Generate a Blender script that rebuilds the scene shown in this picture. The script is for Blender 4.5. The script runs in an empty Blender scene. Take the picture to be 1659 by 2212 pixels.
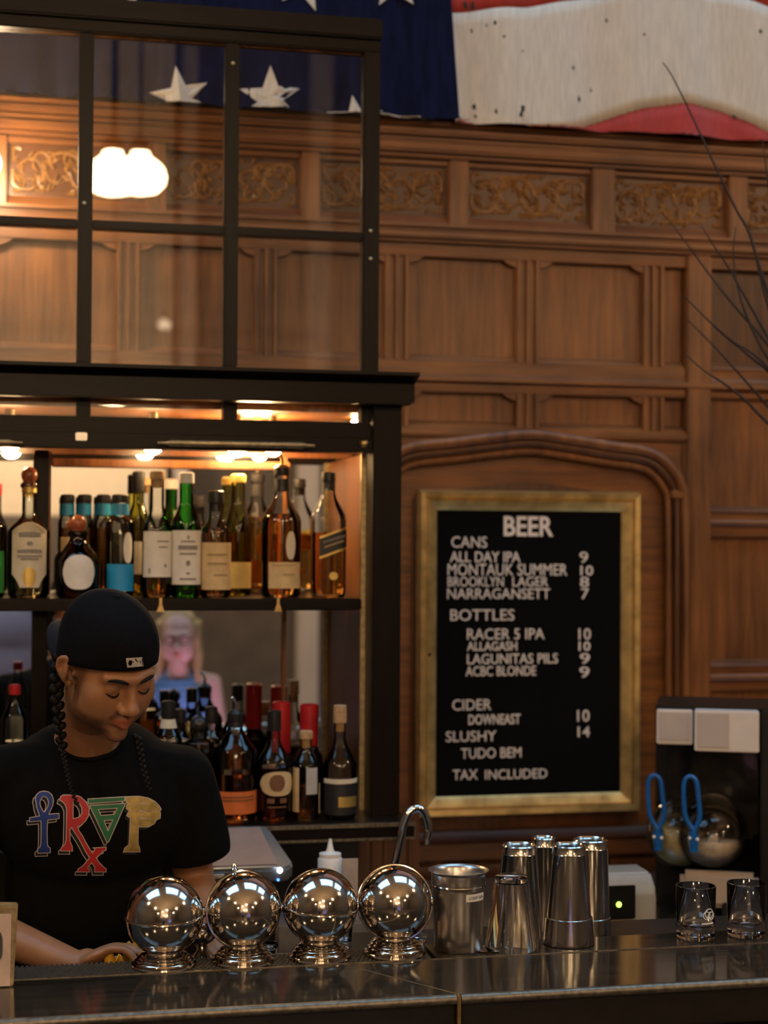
import bpy, bmesh, math, random
import numpy as np
from mathutils import Vector, Matrix
from mathutils.bvhtree import BVHTree
random.seed(7)
rad = math.radians
scene = bpy.context.scene
col = scene.collection

# ------------------------------------------------------------------ camera
FPX, CX, CY = 3500.0, 829.5, 1106.0
CAM = Vector((0, 0, 1.81))
yaw, pitch, roll = rad(12.1445), rad(1.014), rad(.362)
_r0 = Vector((math.cos(yaw), -math.sin(yaw), 0)); _f0 = Vector((math.sin(yaw), math.cos(yaw), 0)); _z = Vector((0, 0, 1))
FW = math.cos(pitch)*_f0 + math.sin(pitch)*_z
_u = -math.sin(pitch)*_f0 + math.cos(pitch)*_z
RT = math.cos(roll)*_r0 + math.sin(roll)*_u
UP = math.cos(roll)*_u - math.sin(roll)*_r0
cd = bpy.data.cameras.new('camera'); cam = bpy.data.objects.new('camera', cd); col.objects.link(cam)
cd.sensor_fit = 'HORIZONTAL'; cd.sensor_width = 36; cd.lens = FPX/1659*36
cd.clip_start = .02; cd.clip_end = 100
cd.dof.use_dof = True; cd.dof.focus_distance = 2.88; cd.dof.aperture_fstop = 4.2
mw = Matrix.Identity(4)
for i in range(3):
    mw[i][0] = RT[i]; mw[i][1] = UP[i]; mw[i][2] = -FW[i]; mw[i][3] = CAM[i]
cam.matrix_world = mw
scene.camera = cam

# ------------------------------------------------------------------ world, exposure
w = bpy.data.worlds.new('world'); scene.world = w; w.use_nodes = True
w.node_tree.nodes['Background'].inputs[0].default_value = (.5, .42, .34, 1)
w.node_tree.nodes['Background'].inputs[1].default_value = .05
vs = scene.view_settings
vs.view_transform = 'Standard'; vs.look = 'None'; vs.gamma = 1; vs.use_curve_mapping = False
vs.exposure = 0.0
SKY_L, PEND_L, CABINET_L = 4.6, 88.0, 150.0      # radiance of the skylights, the pendant globes, the cabinet lamps
scene.cycles.use_denoising = True
scene.cycles.max_bounces = 12; scene.cycles.transparent_max_bounces = 24; scene.cycles.transmission_bounces = 12
scene.cycles.sample_clamp_indirect = 4.0; scene.cycles.blur_glossy = .3

# ------------------------------------------------------------------ helpers
def ray(x, y): return FW + RT*((x-CX)/FPX) + UP*((CY-y)/FPX)
def P(x, y, Y):
    d = ray(x, y); return CAM + d*((Y-CAM.y)/d.y)
def PZ(x, y, Z):
    d = ray(x, y); return CAM + d*((Z-CAM.z)/d.z)
WL = {}
class MB:
    def __init__(s): s.v = []; s.f = []
    def add(s, vs_, fs_):
        n = len(s.v); s.v += [tuple(q) for q in vs_]; s.f += [tuple(i+n for i in f) for f in fs_]; return s
    def box(s, x0, x1, y0, y1, z0, z1):
        return s.add([(x0,y0,z0),(x1,y0,z0),(x1,y1,z0),(x0,y1,z0),(x0,y0,z1),(x1,y0,z1),(x1,y1,z1),(x0,y1,z1)],
                     [(0,3,2,1),(4,5,6,7),(0,1,5,4),(1,2,6,5),(2,3,7,6),(3,0,4,7)])
    def prism_x(s, x0, x1, prof):           # closed (y, z) outline swept along x
        n = len(prof)
        return s.add([(x0,a,b) for a,b in prof]+[(x1,a,b) for a,b in prof],
              [tuple(range(n)), tuple(range(2*n-1, n-1, -1))]+[(i, i+n, (i+1)%n+n, (i+1)%n) for i in range(n)])
    def prism_y(s, y0, y1, prof):           # closed (x, z) outline swept along y
        n = len(prof)
        return s.add([(a,y0,b) for a,b in prof]+[(a,y1,b) for a,b in prof],
              [tuple(range(n)), tuple(range(2*n-1, n-1, -1))]+[(i, i+n, (i+1)%n+n, (i+1)%n) for i in range(n)])
    def prism_z(s, z0, z1, prof):
        n = len(prof)
        return s.add([(a,b,z0) for a,b in prof]+[(a,b,z1) for a,b in prof],
              [tuple(range(n-1,-1,-1)), tuple(range(n, 2*n))]+[(i, (i+1)%n, (i+1)%n+n, i+n) for i in range(n)])
    def lathe(s, prof, n=40, c=(0,0,0), sq=2.0, sy=1.0, rot=0.0):
        vs_, fs_ = [], []; idx = []
        for r, z in prof:
            if r < 1e-6: idx.append([len(vs_)]); vs_.append((c[0], c[1], c[2]+z)); continue
            row = []
            for k in range(n):
                a = 2*math.pi*k/n; ca, sa = math.cos(a), math.sin(a)
                q = r*(abs(ca)**sq+abs(sa)**sq)**(-1/sq) if sq != 2 else r
                x, y = q*ca, q*sa*sy
                if rot: x, y = x*math.cos(rot)-y*math.sin(rot), x*math.sin(rot)+y*math.cos(rot)
                row.append(len(vs_)); vs_.append((c[0]+x, c[1]+y, c[2]+z))
            idx.append(row)
        for a, b in zip(idx, idx[1:]):
            if len(a) == 1 and len(b) == 1: continue
            if len(a) == 1: fs_ += [(a[0], b[(k+1)%n], b[k]) for k in range(n)]
            elif len(b) == 1: fs_ += [(a[k], a[(k+1)%n], b[0]) for k in range(n)]
            else: fs_ += [(a[k], a[(k+1)%n], b[(k+1)%n], b[k]) for k in range(n)]
        if len(idx[0]) > 1 and not (prof[0] == prof[-1]): fs_.append(tuple(reversed(idx[0])))
        if len(idx[-1]) > 1 and not (prof[0] == prof[-1]): fs_.append(tuple(idx[-1]))
        return s.add(vs_, fs_)
    def tube(s, pts, r, n=10, closed=False):
        pts = [Vector(q) for q in pts]; m = len(pts)
        rs = r if isinstance(r, (list, tuple)) else [r]*m
        vs_, fs_ = [], []; up = None
        for i, q in enumerate(pts):
            if closed: t = pts[(i+1)%m]-pts[i-1]
            else: t = pts[min(i+1, m-1)]-pts[max(i-1, 0)]
            t.normalize()
            if up is None: up = t.orthogonal().normalized()
            up = (up - t*up.dot(t)).normalized(); w_ = t.cross(up)
            for k in range(n):
                a = 2*math.pi*k/n; vs_.append(q+(up*math.cos(a)+w_*math.sin(a))*rs[i])
        for i in range(m if closed else m-1):
            a, b = i*n, ((i+1)%m)*n
            fs_ += [(a+k, a+(k+1)%n, b+(k+1)%n, b+k) for k in range(n)]
        if not closed: fs_ += [tuple(range(n-1,-1,-1)), tuple(range((m-1)*n, m*n))]
        return s.add(vs_, fs_)
    def ell(s, c, r, nu=24, nv=14, M=None):
        if not isinstance(r, (tuple, list)): r = (r, r, r)
        vs_ = []; fs_ = []; c = Vector(c)
        def pt(q):
            q = Vector(q); return c + (M @ q if M else q)
        vs_.append(pt((0,0,-r[2])))
        for j in range(1, nv):
            b = -math.pi/2+math.pi*j/nv
            for k in range(nu):
                a = 2*math.pi*k/nu; vs_.append(pt((r[0]*math.cos(b)*math.cos(a), r[1]*math.cos(b)*math.sin(a), r[2]*math.sin(b))))
        vs_.append(pt((0,0,r[2]))); L = len(vs_)-1
        fs_ += [(0, 1+(k+1)%nu, 1+k) for k in range(nu)]
        for j in range(nv-2):
            a, b = 1+j*nu, 1+(j+1)*nu
            fs_ += [(a+k, a+(k+1)%nu, b+(k+1)%nu, b+k) for k in range(nu)]
        a = 1+(nv-2)*nu
        fs_ += [(a+k, a+(k+1)%nu, L) for k in range(nu)]
        return s.add(vs_, fs_)
    def cap(s, a, b, ra, rb=None, n=16):     # tapered capsule
        rb = ra if rb is None else rb
        a, b = Vector(a), Vector(b); t = (b-a).normalized(); up = t.orthogonal().normalized(); w_ = t.cross(up)
        rings = []
        for j in range(1, 6):
            q = -math.pi/2+math.pi/2*j/5; rings.append((a+t*(ra*math.sin(q)), ra*math.cos(q)))
        for j in range(0, 5):
            q = math.pi/2*j/5; rings.append((b+t*(rb*math.sin(q)), rb*math.cos(q)))
        vs_ = [a-t*ra]
        for c, r in rings: vs_ += [c+(up*math.cos(2*math.pi*k/n)+w_*math.sin(2*math.pi*k/n))*r for k in range(n)]
        vs_.append(b+t*rb); L = len(vs_)-1; fs_ = [(0, 1+(k+1)%n, 1+k) for k in range(n)]
        for j in range(len(rings)-1):
            p_, q_ = 1+j*n, 1+(j+1)*n
            fs_ += [(p_+k, p_+(k+1)%n, q_+(k+1)%n, q_+k) for k in range(n)]
        p_ = 1+(len(rings)-1)*n; fs_ += [(p_+k, p_+(k+1)%n, L) for k in range(n)]
        return s.add(vs_, fs_)
    def xf(s, M): s.v = [tuple(M @ Vector(q)) for q in s.v]; return s
    def mesh(s, name, bevel=0, smooth=True, ang=40):
        me = bpy.data.meshes.new(name); me.from_pydata(s.v, [], s.f)
        bm = bmesh.new(); bm.from_mesh(me)
        bmesh.ops.remove_doubles(bm, verts=bm.verts, dist=1e-7)
        bmesh.ops.recalc_face_normals(bm, faces=bm.faces)
        if bevel: bmesh.ops.bevel(bm, geom=[e for e in bm.edges], offset=bevel, segments=2, affect='EDGES', clamp_overlap=True)
        bm.to_mesh(me); bm.free()
        if smooth:
            me.shade_smooth(); me.set_sharp_from_angle(angle=rad(ang))
        return me
    def build(s, name, mat_, parent=None, bevel=0, smooth=True, world=True, ang=40):
        if parent is not None and world:
            o_ = WL[parent.name]; s.v = [(a-o_[0], b-o_[1], c-o_[2]) for a, b, c in s.v]
        return link(name, s.mesh(name, bevel, smooth, ang), mat_, parent)
def link(name, me, mat_, parent=None):
    o = bpy.data.objects.new(name, me); col.objects.link(o)
    if mat_ is not None:
        me.materials.clear(); me.materials.append(mat_)
    if parent is not None: o.parent = parent
    WL[o.name] = WL[parent.name].copy() if parent is not None else Vector((0,0,0))
    return o
def tag(o, label, cat, group=None, kind=None):
    if label: o['label'] = label
    if cat: o['category'] = cat
    if group: o['group'] = group
    if kind: o['kind'] = kind
    return o
def thing(name, label, cat, loc=(0,0,0), group=None):
    o = bpy.data.objects.new(name, None); col.objects.link(o); o.location = loc
    o.empty_display_size = .05; WL[o.name] = Vector(loc)
    return tag(o, label, cat, group)
def struct(o): o['kind'] = 'structure'; return o
def remesh(mb, voxel, smooth_it=4, fac=.5):
    me = mb.mesh('tmp', smooth=False); o = bpy.data.objects.new('tmp', me); col.objects.link(o)
    m = o.modifiers.new('r', 'REMESH'); m.mode = 'VOXEL'; m.voxel_size = voxel
    if smooth_it:
        k = o.modifiers.new('s', 'SMOOTH'); k.iterations = smooth_it; k.factor = fac
    dg = bpy.context.evaluated_depsgraph_get()
    out = bpy.data.meshes.new_from_object(o.evaluated_get(dg))
    bpy.data.objects.remove(o); bpy.data.meshes.remove(me)
    out.shade_smooth(); return out
def catmull(pts, m=6, closed=False):
    pts = [Vector(q) for q in pts]; n = len(pts); out = []
    for i in range(n if closed else n-1):
        p0 = pts[i-1] if (closed or i > 0) else pts[0]; p1 = pts[i]; p2 = pts[(i+1)%n]
        p3 = pts[(i+2)%n] if (closed or i+2 < n) else pts[-1]
        for k in range(m):
            t = k/m
            out.append(.5*((2*p1)+(p2-p0)*t+(2*p0-5*p1+4*p2-p3)*t*t+(3*p1-p0-3*p2+p3)*t**3))
    if not closed: out.append(pts[-1])
    return out
def text_mesh(s, bold=0.0, res=3, extrude=0.0):
    c = bpy.data.curves.new('t', 'FONT'); c.body = s; c.size = 1; c.resolution_u = res; c.offset = bold; c.extrude = extrude
    o = bpy.data.objects.new('t', c); col.objects.link(o)
    dg = bpy.context.evaluated_depsgraph_get()
    me = bpy.data.meshes.new_from_object(o.evaluated_get(dg))
    bpy.data.objects.remove(o); bpy.data.curves.remove(c)
    v = np.array([q.co[:] for q in me.vertices]); f = [tuple(p.vertices) for p in me.polygons]
    bpy.data.meshes.remove(me)
    v[:, 0] -= v[:, 0].min(); v[:, 1] -= v[:, 1].min()
    return v, f        # x from 0 to width, y from 0 to height

# ------------------------------------------------------------------ materials
def newmat(name):
    m = bpy.data.materials.new(name); m.use_nodes = True; nt = m.node_tree
    return m, nt, nt.nodes, nt.links, nt.nodes['Principled BSDF']
def mat(name, c, rough=.5, metal=0, var=.15, scale=30, bump=0, spec=.5, coat=0, rvar=0, trans=0, ior=1.5, sss=0, stretch=(1,1,1), sheen=0):
    m, nt, N, L, b = newmat(name)
    b.inputs['Roughness'].default_value = rough; b.inputs['Metallic'].default_value = metal
    b.inputs['Specular IOR Level'].default_value = spec; b.inputs['IOR'].default_value = ior
    b.inputs['Coat Weight'].default_value = coat; b.inputs['Coat Roughness'].default_value = .12
    b.inputs['Transmission Weight'].default_value = trans; b.inputs['Sheen Weight'].default_value = sheen
    if sss: b.inputs['Subsurface Weight'].default_value = sss; b.inputs['Subsurface Radius'].default_value = (.012,.005,.003); b.inputs['Subsurface Scale'].default_value = 1
    tc = N.new('ShaderNodeTexCoord'); mp = N.new('ShaderNodeMapping'); mp.inputs['Scale'].default_value = stretch
    nz = N.new('ShaderNodeTexNoise'); nz.inputs['Scale'].default_value = scale; nz.inputs['Detail'].default_value = 5
    L.new(tc.outputs['Object'], mp.inputs[0]); L.new(mp.outputs[0], nz.inputs[0])
    rp = N.new('ShaderNodeValToRGB'); L.new(nz.outputs[0], rp.inputs[0])
    rp.color_ramp.elements[0].position = .3; rp.color_ramp.elements[1].position = .7
    rp.color_ramp.elements[0].color = (*[q*(1-var) for q in c], 1); rp.color_ramp.elements[1].color = (*[min(1, q*(1+var)) for q in c], 1)
    L.new(rp.outputs[0], b.inputs['Base Color'])
    if rvar:
        mr = N.new('ShaderNodeMapRange'); L.new(nz.outputs[0], mr.inputs[0])
        mr.inputs[3].default_value = max(0, rough-rvar); mr.inputs[4].default_value = rough+rvar; L.new(mr.outputs[0], b.inputs['Roughness'])
    if bump:
        bp = N.new('ShaderNodeBump'); bp.inputs['Strength'].default_value = bump; bp.inputs['Distance'].default_value = .002
        L.new(nz.outputs[0], bp.inputs['Height']); L.new(bp.outputs[0], b.inputs['Normal'])
    return m
def wood(name, c1, c2, stretch, rough=.42, bump=.25, coat=.0, spec=.5):
    m, nt, N, L, b = newmat(name); b.inputs['Specular IOR Level'].default_value = spec
    tc = N.new('ShaderNodeTexCoord'); mp = N.new('ShaderNodeMapping'); mp.inputs['Scale'].default_value = stretch
    L.new(tc.outputs['Object'], mp.inputs[0])
    nz = N.new('ShaderNodeTexNoise'); nz.inputs['Scale'].default_value = 1; nz.inputs['Detail'].default_value = 7; nz.inputs['Roughness'].default_value = .65
    L.new(mp.outputs[0], nz.inputs[0])
    n2 = N.new('ShaderNodeTexNoise'); n2.inputs['Scale'].default_value = 3; n2.inputs['Detail'].default_value = 3; L.new(tc.outputs['Object'], n2.inputs[0])
    mx = N.new('ShaderNodeMath'); mx.operation = 'MULTIPLY_ADD'; L.new(n2.outputs[0], mx.inputs[0]); mx.inputs[1].default_value = .55; 
    sc = N.new('ShaderNodeMath'); sc.operation = 'MULTIPLY_ADD'; L.new(nz.outputs[0], sc.inputs[0]); sc.inputs[1].default_value = .75; sc.inputs[2].default_value = -.15
    L.new(sc.outputs[0], mx.inputs[2])
    rp = N.new('ShaderNodeValToRGB'); rp.color_ramp.elements[0].position = .3; rp.color_ramp.elements[1].position = .72
    rp.color_ramp.elements[0].color = (*c1, 1); rp.color_ramp.elements[1].color = (*c2, 1)
    L.new(mx.outputs[0], rp.inputs[0]); L.new(rp.outputs[0], b.inputs['Base Color'])
    b.inputs['Roughness'].default_value = rough; b.inputs['Coat Weight'].default_value = coat; b.inputs['Coat Roughness'].default_value = .2
    bp = N.new('ShaderNodeBump'); bp.inputs['Strength'].default_value = bump; bp.inputs['Distance'].default_value = .001
    L.new(nz.outputs[0], bp.inputs['Height']); L.new(bp.outputs[0], b.inputs['Normal'])
    return m
def thin_glass(name, tint=(1,1,1), ior=1.5, rough=0.0):
    m, nt, N, L, b = newmat(name); N.remove(b)
    t = N.new('ShaderNodeBsdfTransparent'); t.inputs[0].default_value = (*tint, 1)
    g = N.new('ShaderNodeBsdfGlossy'); g.inputs['Roughness'].default_value = rough
    f = N.new('ShaderNodeFresnel'); f.inputs[0].default_value = ior
    x = N.new('ShaderNodeMixShader'); L.new(f.outputs[0], x.inputs[0]); L.new(t.outputs[0], x.inputs[1]); L.new(g.outputs[0], x.inputs[2])
    L.new(x.outputs[0], N['Material Output'].inputs[0]); return m
def emit(name, c, s):
    m, nt, N, L, b = newmat(name); N.remove(b)
    e = N.new('ShaderNodeEmission'); e.inputs[0].default_value = (*c, 1); e.inputs[1].default_value = s
    L.new(e.outputs[0], N['Material Output'].inputs[0]); return m

W1, W2 = (.066,.0175,.0038), (.30,.105,.0235)
wood_v = wood('oak_upright', W1, W2, (45,45,3))
wood_h = wood('oak_level', W1, W2, (3,45,45))
wood_dk = wood('oak_dark_level', (.04,.0105,.0032), (.15,.050,.013), (3,45,45), rough=.35)
wood_dv = wood('oak_dark_upright', (.038,.0105,.0035), (.14,.047,.012), (45,45,3), rough=.35)
carve_m = wood('carved_oak', (.09,.033,.0065), (.34,.15,.03), (60,60,60), rough=.4)
ebony = wood('ebonised_wood', (.0035,.0022,.0018), (.011,.0065,.005), (4,60,60), rough=.33, spec=.13)
ebony_v = wood('ebonised_wood_upright', (.0035,.0022,.0018), (.011,.0065,.005), (60,60,4), rough=.33, spec=.13)
brass = mat('aged_brass', (.55,.38,.16), .35, 1, .25, 60)
brass_dull = mat('dull_brass', (.42,.33,.19), .45, 1, .3, 60)
steel = mat('polished_steel', (.66,.61,.56), .10, 1, .06, 25, rvar=.035)
tin_m = mat('shaker_steel', (.62,.58,.53), .17, 1, .08, 40, stretch=(1,1,.05), rvar=.05)
brushed = mat('brushed_steel', (.52,.49,.46), .30, 1, .12, 80, stretch=(1,1,.04), rvar=.06)
chrome = mat('chrome', (.75,.76,.78), .06, 1, .04)
black_p = mat('black_plastic', (.006,.0055,.0055), .4, 0, .2, spec=.3)
black_matte = mat('black_felt', (.0035,.003,.003), .95, 0, .3, 200, bump=.3, spec=.1)
white_p = mat('white_plastic', (.72,.69,.66), .4, 0, .05)
cream = mat('cream_plaster', (.74,.66,.55), .85, 0, .06, 6)
dark_wall = mat('dark_wall_paint', (.10,.083,.07), .6, 0, .2, 5)
grey_wall = mat('pale_grey_paint', (.50,.46,.46), .7, 0, .05, 5)
floor_m = mat('dark_floor', (.06,.045,.035), .4, 0, .3, 8)
pane_glass = thin_glass('window_glass', (.97,.97,.97), 1.62)
clear = thin_glass('bottle_glass', (.93,.95,.94), 1.5)
green_gl = thin_glass('green_bottle_glass', (.18,.62,.16), 1.5)
olive_gl = thin_glass('olive_bottle_glass', (.72,.72,.34), 1.5)
brown_gl = thin_glass('dark_bottle_glass', (.30,.16,.05), 1.5)
real_glass = mat('solid_glass', (1,1,1), 0, 0, 0, trans=1, ior=1.48)
bowl_plastic = thin_glass('clear_bowl_plastic', (.86,.84,.80), 1.5, .05)
def liquid(name, c): return mat(name, c, 0, 0, .03, trans=1, ior=1.34)
amber = liquid('amber_spirit', (.93,.50,.13)); gold_l = liquid('gold_spirit', (.96,.78,.26)); dark_l = liquid('dark_amber_spirit', (.74,.24,.06))
pale_l = liquid('pale_spirit', (.90,.84,.52)); water_l = liquid('clear_spirit', (.97,.98,.98))
paper = mat('cream_paper', (.62,.55,.43), .7, 0, .08, 40); paper_w = mat('white_paper', (.72,.69,.66), .7, 0, .05, 40)
paper_t = mat('tan_paper', (.60,.44,.24), .7, 0, .12, 40); paper_o = mat('orange_paper', (.62,.14,.025), .6, 0, .12, 40)
paper_bk = mat('black_paper', (.012,.011,.012), .5, 0, .1); paper_bl = mat('blue_paper', (.01,.27,.62), .5, 0, .08)
paper_g = mat('grey_paper', (.42,.40,.40), .7, 0, .1); paper_y = mat('yellow_paper', (.66,.52,.20), .7, 0, .1)
ink_f = mat('faded_ink', (.24,.22,.21), .7, 0, .3, 300); tan_f = mat('faded_tan_ink', (.34,.23,.12), .7, 0, .3, 300); grey_f = mat('faded_grey_ink', (.16,.14,.14), .7, 0, .3, 300); brown_f = mat('faded_brown_ink', (.16,.07,.03), .7, 0, .3, 300)
gold_p = mat('gold_foil', (.65,.45,.14), .4, .8, .1); ink = mat('label_ink', (.05,.05,.055), .7, 0, .1)
cap_bk = mat('black_capsule', (.015,.013,.013), .35, 0, .1); cap_red = mat('red_wax', (.36,.012,.015), .35, 0, .15, 20, bump=.2)
cap_bl = mat('blue_capsule', (.02,.22,.42), .35, 0, .1); cap_y = mat('yellow_cap', (.72,.50,.12), .4, 0, .1)
cork = mat('cork', (.42,.26,.13), .8, 0, .25, 120); copper_ball = mat('brown_stopper', (.28,.075,.03), .3, 0, .2)
frame_gold = mat('gilt_frame', (.60,.40,.15), .32, .65, .25, 25, bump=.3, rvar=.1)
letter_w = mat('letter_plastic', (.80,.70,.64), .5, 0, .05)
zinc = wood('worn_metal_top', (.010,.0075,.0055), (.050,.036,.024), (5,70,60), rough=.10, bump=.10)
fascia_m = mat('dark_bar_fascia', (.018,.015,.013), .35, .3, .2, 30)
edge_m = mat('worn_steel_edge', (.20,.17,.13), .45, .9, .4, 90, rvar=.1)
rubber = mat('ribbed_rubber', (.035,.033,.032), .6, 0, .2, 60)
blue_pl = mat('blue_plastic', (.006,.10,.36), .3, 0, .1)

# ------------------------------------------------------------------ the room
RX0, RX1, RY0, YW, CEIL = -6.0, 7.5, -7.6, 4.38, 6.5
floor = struct(MB().box(RX0, RX1, RY0, YW+.2, -.1, 0).build('floor', floor_m))
ceiling = struct(MB().box(RX0, RX1, RY0, YW+.2, CEIL, CEIL+.1).build('ceiling', mat('ceiling_paint', (.42,.35,.27), .8, 0, .06, 4)))
wall_back = struct(MB().box(RX0, RX1, YW+.035, YW+.2, 0, CEIL).build('wall_back', wood_v))
wall_left = struct(MB().box(RX0-.15, RX0, RY0, YW+.2, 0, CEIL).build('wall_left', dark_wall))
wall_right = struct(MB().box(RX1, RX1+.15, RY0, YW+.2, 0, CEIL).build('wall_right', dark_wall))
wall_front = struct(MB().box(RX0, RX1, RY0-.15, RY0, 0, CEIL).build('wall_front', dark_wall))
# pale pier and column on the far side of the room, seen in the glass and the mirrors
MB().box(-2.6, 1.2, RY0, RY0+.35, 2.02, CEIL).build('pier', cream, wall_front, bevel=.01)
MB().box(-2.6, 1.2, RY0, RY0+.42, 0, 2.02).build('wainscot', dark_wall, wall_front, bevel=.01)
MB().box(2.50, 2.68, RY0, RY0+.3, 0, CEIL).build('pilaster', grey_wall, wall_front, bevel=.01)
MB().box(1.28, 1.42, RY0, RY0+.3, 1.95, CEIL).build('pilaster', grey_wall, wall_front, bevel=.01)

def wx(px, py=700): return P(px, py, YW).x
def wz(px, py): return P(px, py, YW).z
XA, XB = -1.3, 3.6                       # span of the built panelling
# cornice under the flag
zc = wz(1100, 286)
def mould(z0, steps, m, x0=XA, x1=XB, name='moulding'):
    for (a, b, y) in steps:
        MB().box(x0, x1, YW-y, YW+.04, z0-b, z0-a).build(name, m, wall_back, bevel=min(.006, (b-a)*.3))
mould(zc, [(0,.012,.070),(.013,.034,.058),(.036,.050,.040),(.052,.078,.046),(.080,.090,.026)], wood_h)
# frieze of carved panels
fz1, fz0 = zc-.092, wz(1100, 497)
st = [(wx(968,400), wx(1010,400)), (wx(1275,420), wx(1325,420))]
pitch_f = st[1][0]-st[0][0]
st = [(st[0][0]-pitch_f*k, st[0][0]-pitch_f*k+.052) for k in (4,3,2,1)] + st + [(st[1][0]+pitch_f*k, st[1][0]+pitch_f*k+.058) for k in (1,2,3,4)]
for a, b in st:
    MB().box(a, b, YW-.018, YW+.04, fz0, fz1).build('frieze_stile', wood_v, wall_back, bevel=.003)
def carving(x0, x1, z0, z1, Y):
    mb = MB(); h = z1-z0; n = max(2, round((x1-x0)/(h*.62))); dx = (x1-x0)/n
    for i in range(n):
        cx_, cz = x0+dx*(i+.5), (z0+z1)/2; s_ = 1 if i % 2 else -1
        for q, (ox, oz, R0, tw) in enumerate(((0,0,.47,4.6),(.36,.22,.22,3.4),(-.36,-.22,.22,3.4),(.38,-.30,.16,3.0),(-.38,.30,.16,3.0))):
            pts = []
            for k in range(24):
                a = k/23*tw*math.pi*.5+q*1.3; r = R0*h*(1-.80*k/23)
                pts.append((min(x1-.004, max(x0+.004, cx_+s_*(r*math.cos(a)+ox*dx))), Y+.001, min(z1-.004, max(z0+.004, cz+s_*(r*math.sin(a)+oz*h)))))
            mb.tube(pts, [.0070*(1-.55*k/23)*(1 if q == 0 else .8) for k in range(24)], 6)
        for k in range(16):               # leaves and buds on the scroll
            a = random.uniform(0, 6.28); r = h*random.uniform(.12,.5)
            mb.ell((min(x1-.012, max(x0+.012, cx_+r*1.1*math.cos(a))), Y, min(z1-.008, max(z0+.008, cz+r*.92*math.sin(a)))), (.013,.007,.0045), 8, 5, Matrix.Rotation(a+random.uniform(.5,1.1), 3, 'Y'))
    return mb
for (a, b), (c, d) in zip(st, st[1:]):
    pn = MB().box(b, c, YW+.016, YW+.038, fz0, fz1).build('frieze_panel', wood_dk, wall_back)  # darker oak paints in the shade behind the scrolls
    MB().prism_x(b, c, [(YW-.016,fz0),(YW+.03,fz0),(YW+.03,fz0+.030),(YW+.010,fz0+.030)]).build('frieze_sill', wood_h, wall_back)
    MB().box(b, c, YW-.004, YW+.03, fz1-.014, fz1).build('frieze_bead', wood_h, wall_back, bevel=.003)
    if wx(120) < c and b < wx(1800):
        carving(b+.012, c-.012, fz0+.034, fz1-.018, YW+.014).build('carving', carve_m, wall_back)
# lower cornice
zl = fz0
mould(zl, [(0,.010,.040),(.011,.022,.030),(.024,.040,.046),(.042,.050,.030)], wood_h)
MB().box(XA, XB, YW-.012, YW+.04, wz(1100,563), zl-.051).build('rail', wood_h, wall_back, bevel=.002)
# upper row of panels, rail, lower row
zA1, zA0 = wz(1100, 563), wz(1100, 784)
zB1, zB0 = wz(1100, 851), wz(1100, 925)
cols_ = [(wx(600),wx(828)), (wx(884),wx(1113)), (wx(1165),wx(1386)), (wx(1434),wx(1476))]
P_W = cols_[1][1]-cols_[1][0]
left = [(cols_[0][0]-(P_W+.066)*k, cols_[0][0]-(P_W+.066)*k+P_W) for k in (4,3,2,1)]
left = [c for c in left if c[0] > XA]
panels = left+cols_
def panel(x0, x1, z0, z1, m=wood_v, ogee=True):
    mb = MB(); d = .026
    if ogee:                              # shouldered top corners
        o = [(x0,z0),(x1,z0),(x1,z1-.020),(x1-.022,z1-.014),(x1-.042,z1),(x0+.042,z1),(x0+.022,z1-.014),(x0,z1-.020)]
        mb.prism_y(YW+.016, YW+.034, o)
        sp = MB()
        sp.prism_y(YW-.008, YW+.03, [(x1+.001,z1-.020),(x1+.001,z1+.002),(x1-.042,z1+.002),(x1-.022,z1-.012)])
        sp.prism_y(YW-.008, YW+.03, [(x0-.001,z1-.020),(x0+.022,z1-.012),(x0+.042,z1+.002),(x0-.001,z1+.002)])
        sp.build('panel_corner', wood_h, wall_back, smooth=False)
    else: mb.box(x0, x1, YW+.016, YW+.034, z0, z1)
    mb.build('panel', m, wall_back, smooth=False)
    MB().prism_x(x0, x1, [(YW-.012,z0-.001),(YW+.03,z0-.001),(YW+.03,z0+.018),(YW+.015,z0+.018)]).build('panel_sill', wood_h, wall_back)
def stile(x0, x1, z0, z1, m=wood_v):
    wd = x1-x0; mb = MB().box(x0, x1, YW-.002, YW+.035, z0, z1)
    for f in (.12, .5, .88):              # linenfold ribs
        mb.prism_z(z0, z1, [(x0+wd*(f-.12), YW-.001),(x0+wd*(f-.07), YW-.012),(x0+wd*(f+.07), YW-.012),(x0+wd*(f+.12), YW-.001)])
    mb.build('stile', m, wall_back, smooth=False)
for (z0, z1, og) in ((zA0, zA1, True), (zB0, zB1, True)):
    for x0, x1 in panels: panel(x0, x1, z0, z1, wood_v, og and x1-x0 > .12)
    for (a, b), (c, d) in zip(panels, panels[1:]): stile(b, c, z0, z1)
MB().box(XA, wx(1478), YW-.014, YW+.035, zB1, zA0-.001).build('rail', wood_h, wall_back, bevel=.003)
zr = (zA0+zB1)/2
MB().prism_x(XA, XB, [(YW-.030,zr-.004),(YW-.030,zr-.014),(YW-.010,zr-.022),(YW+.02,zr-.022),(YW+.02,zr+.010),(YW-.012,zr+.008)]).build('dado_moulding', wood_h, wall_back)
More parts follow.
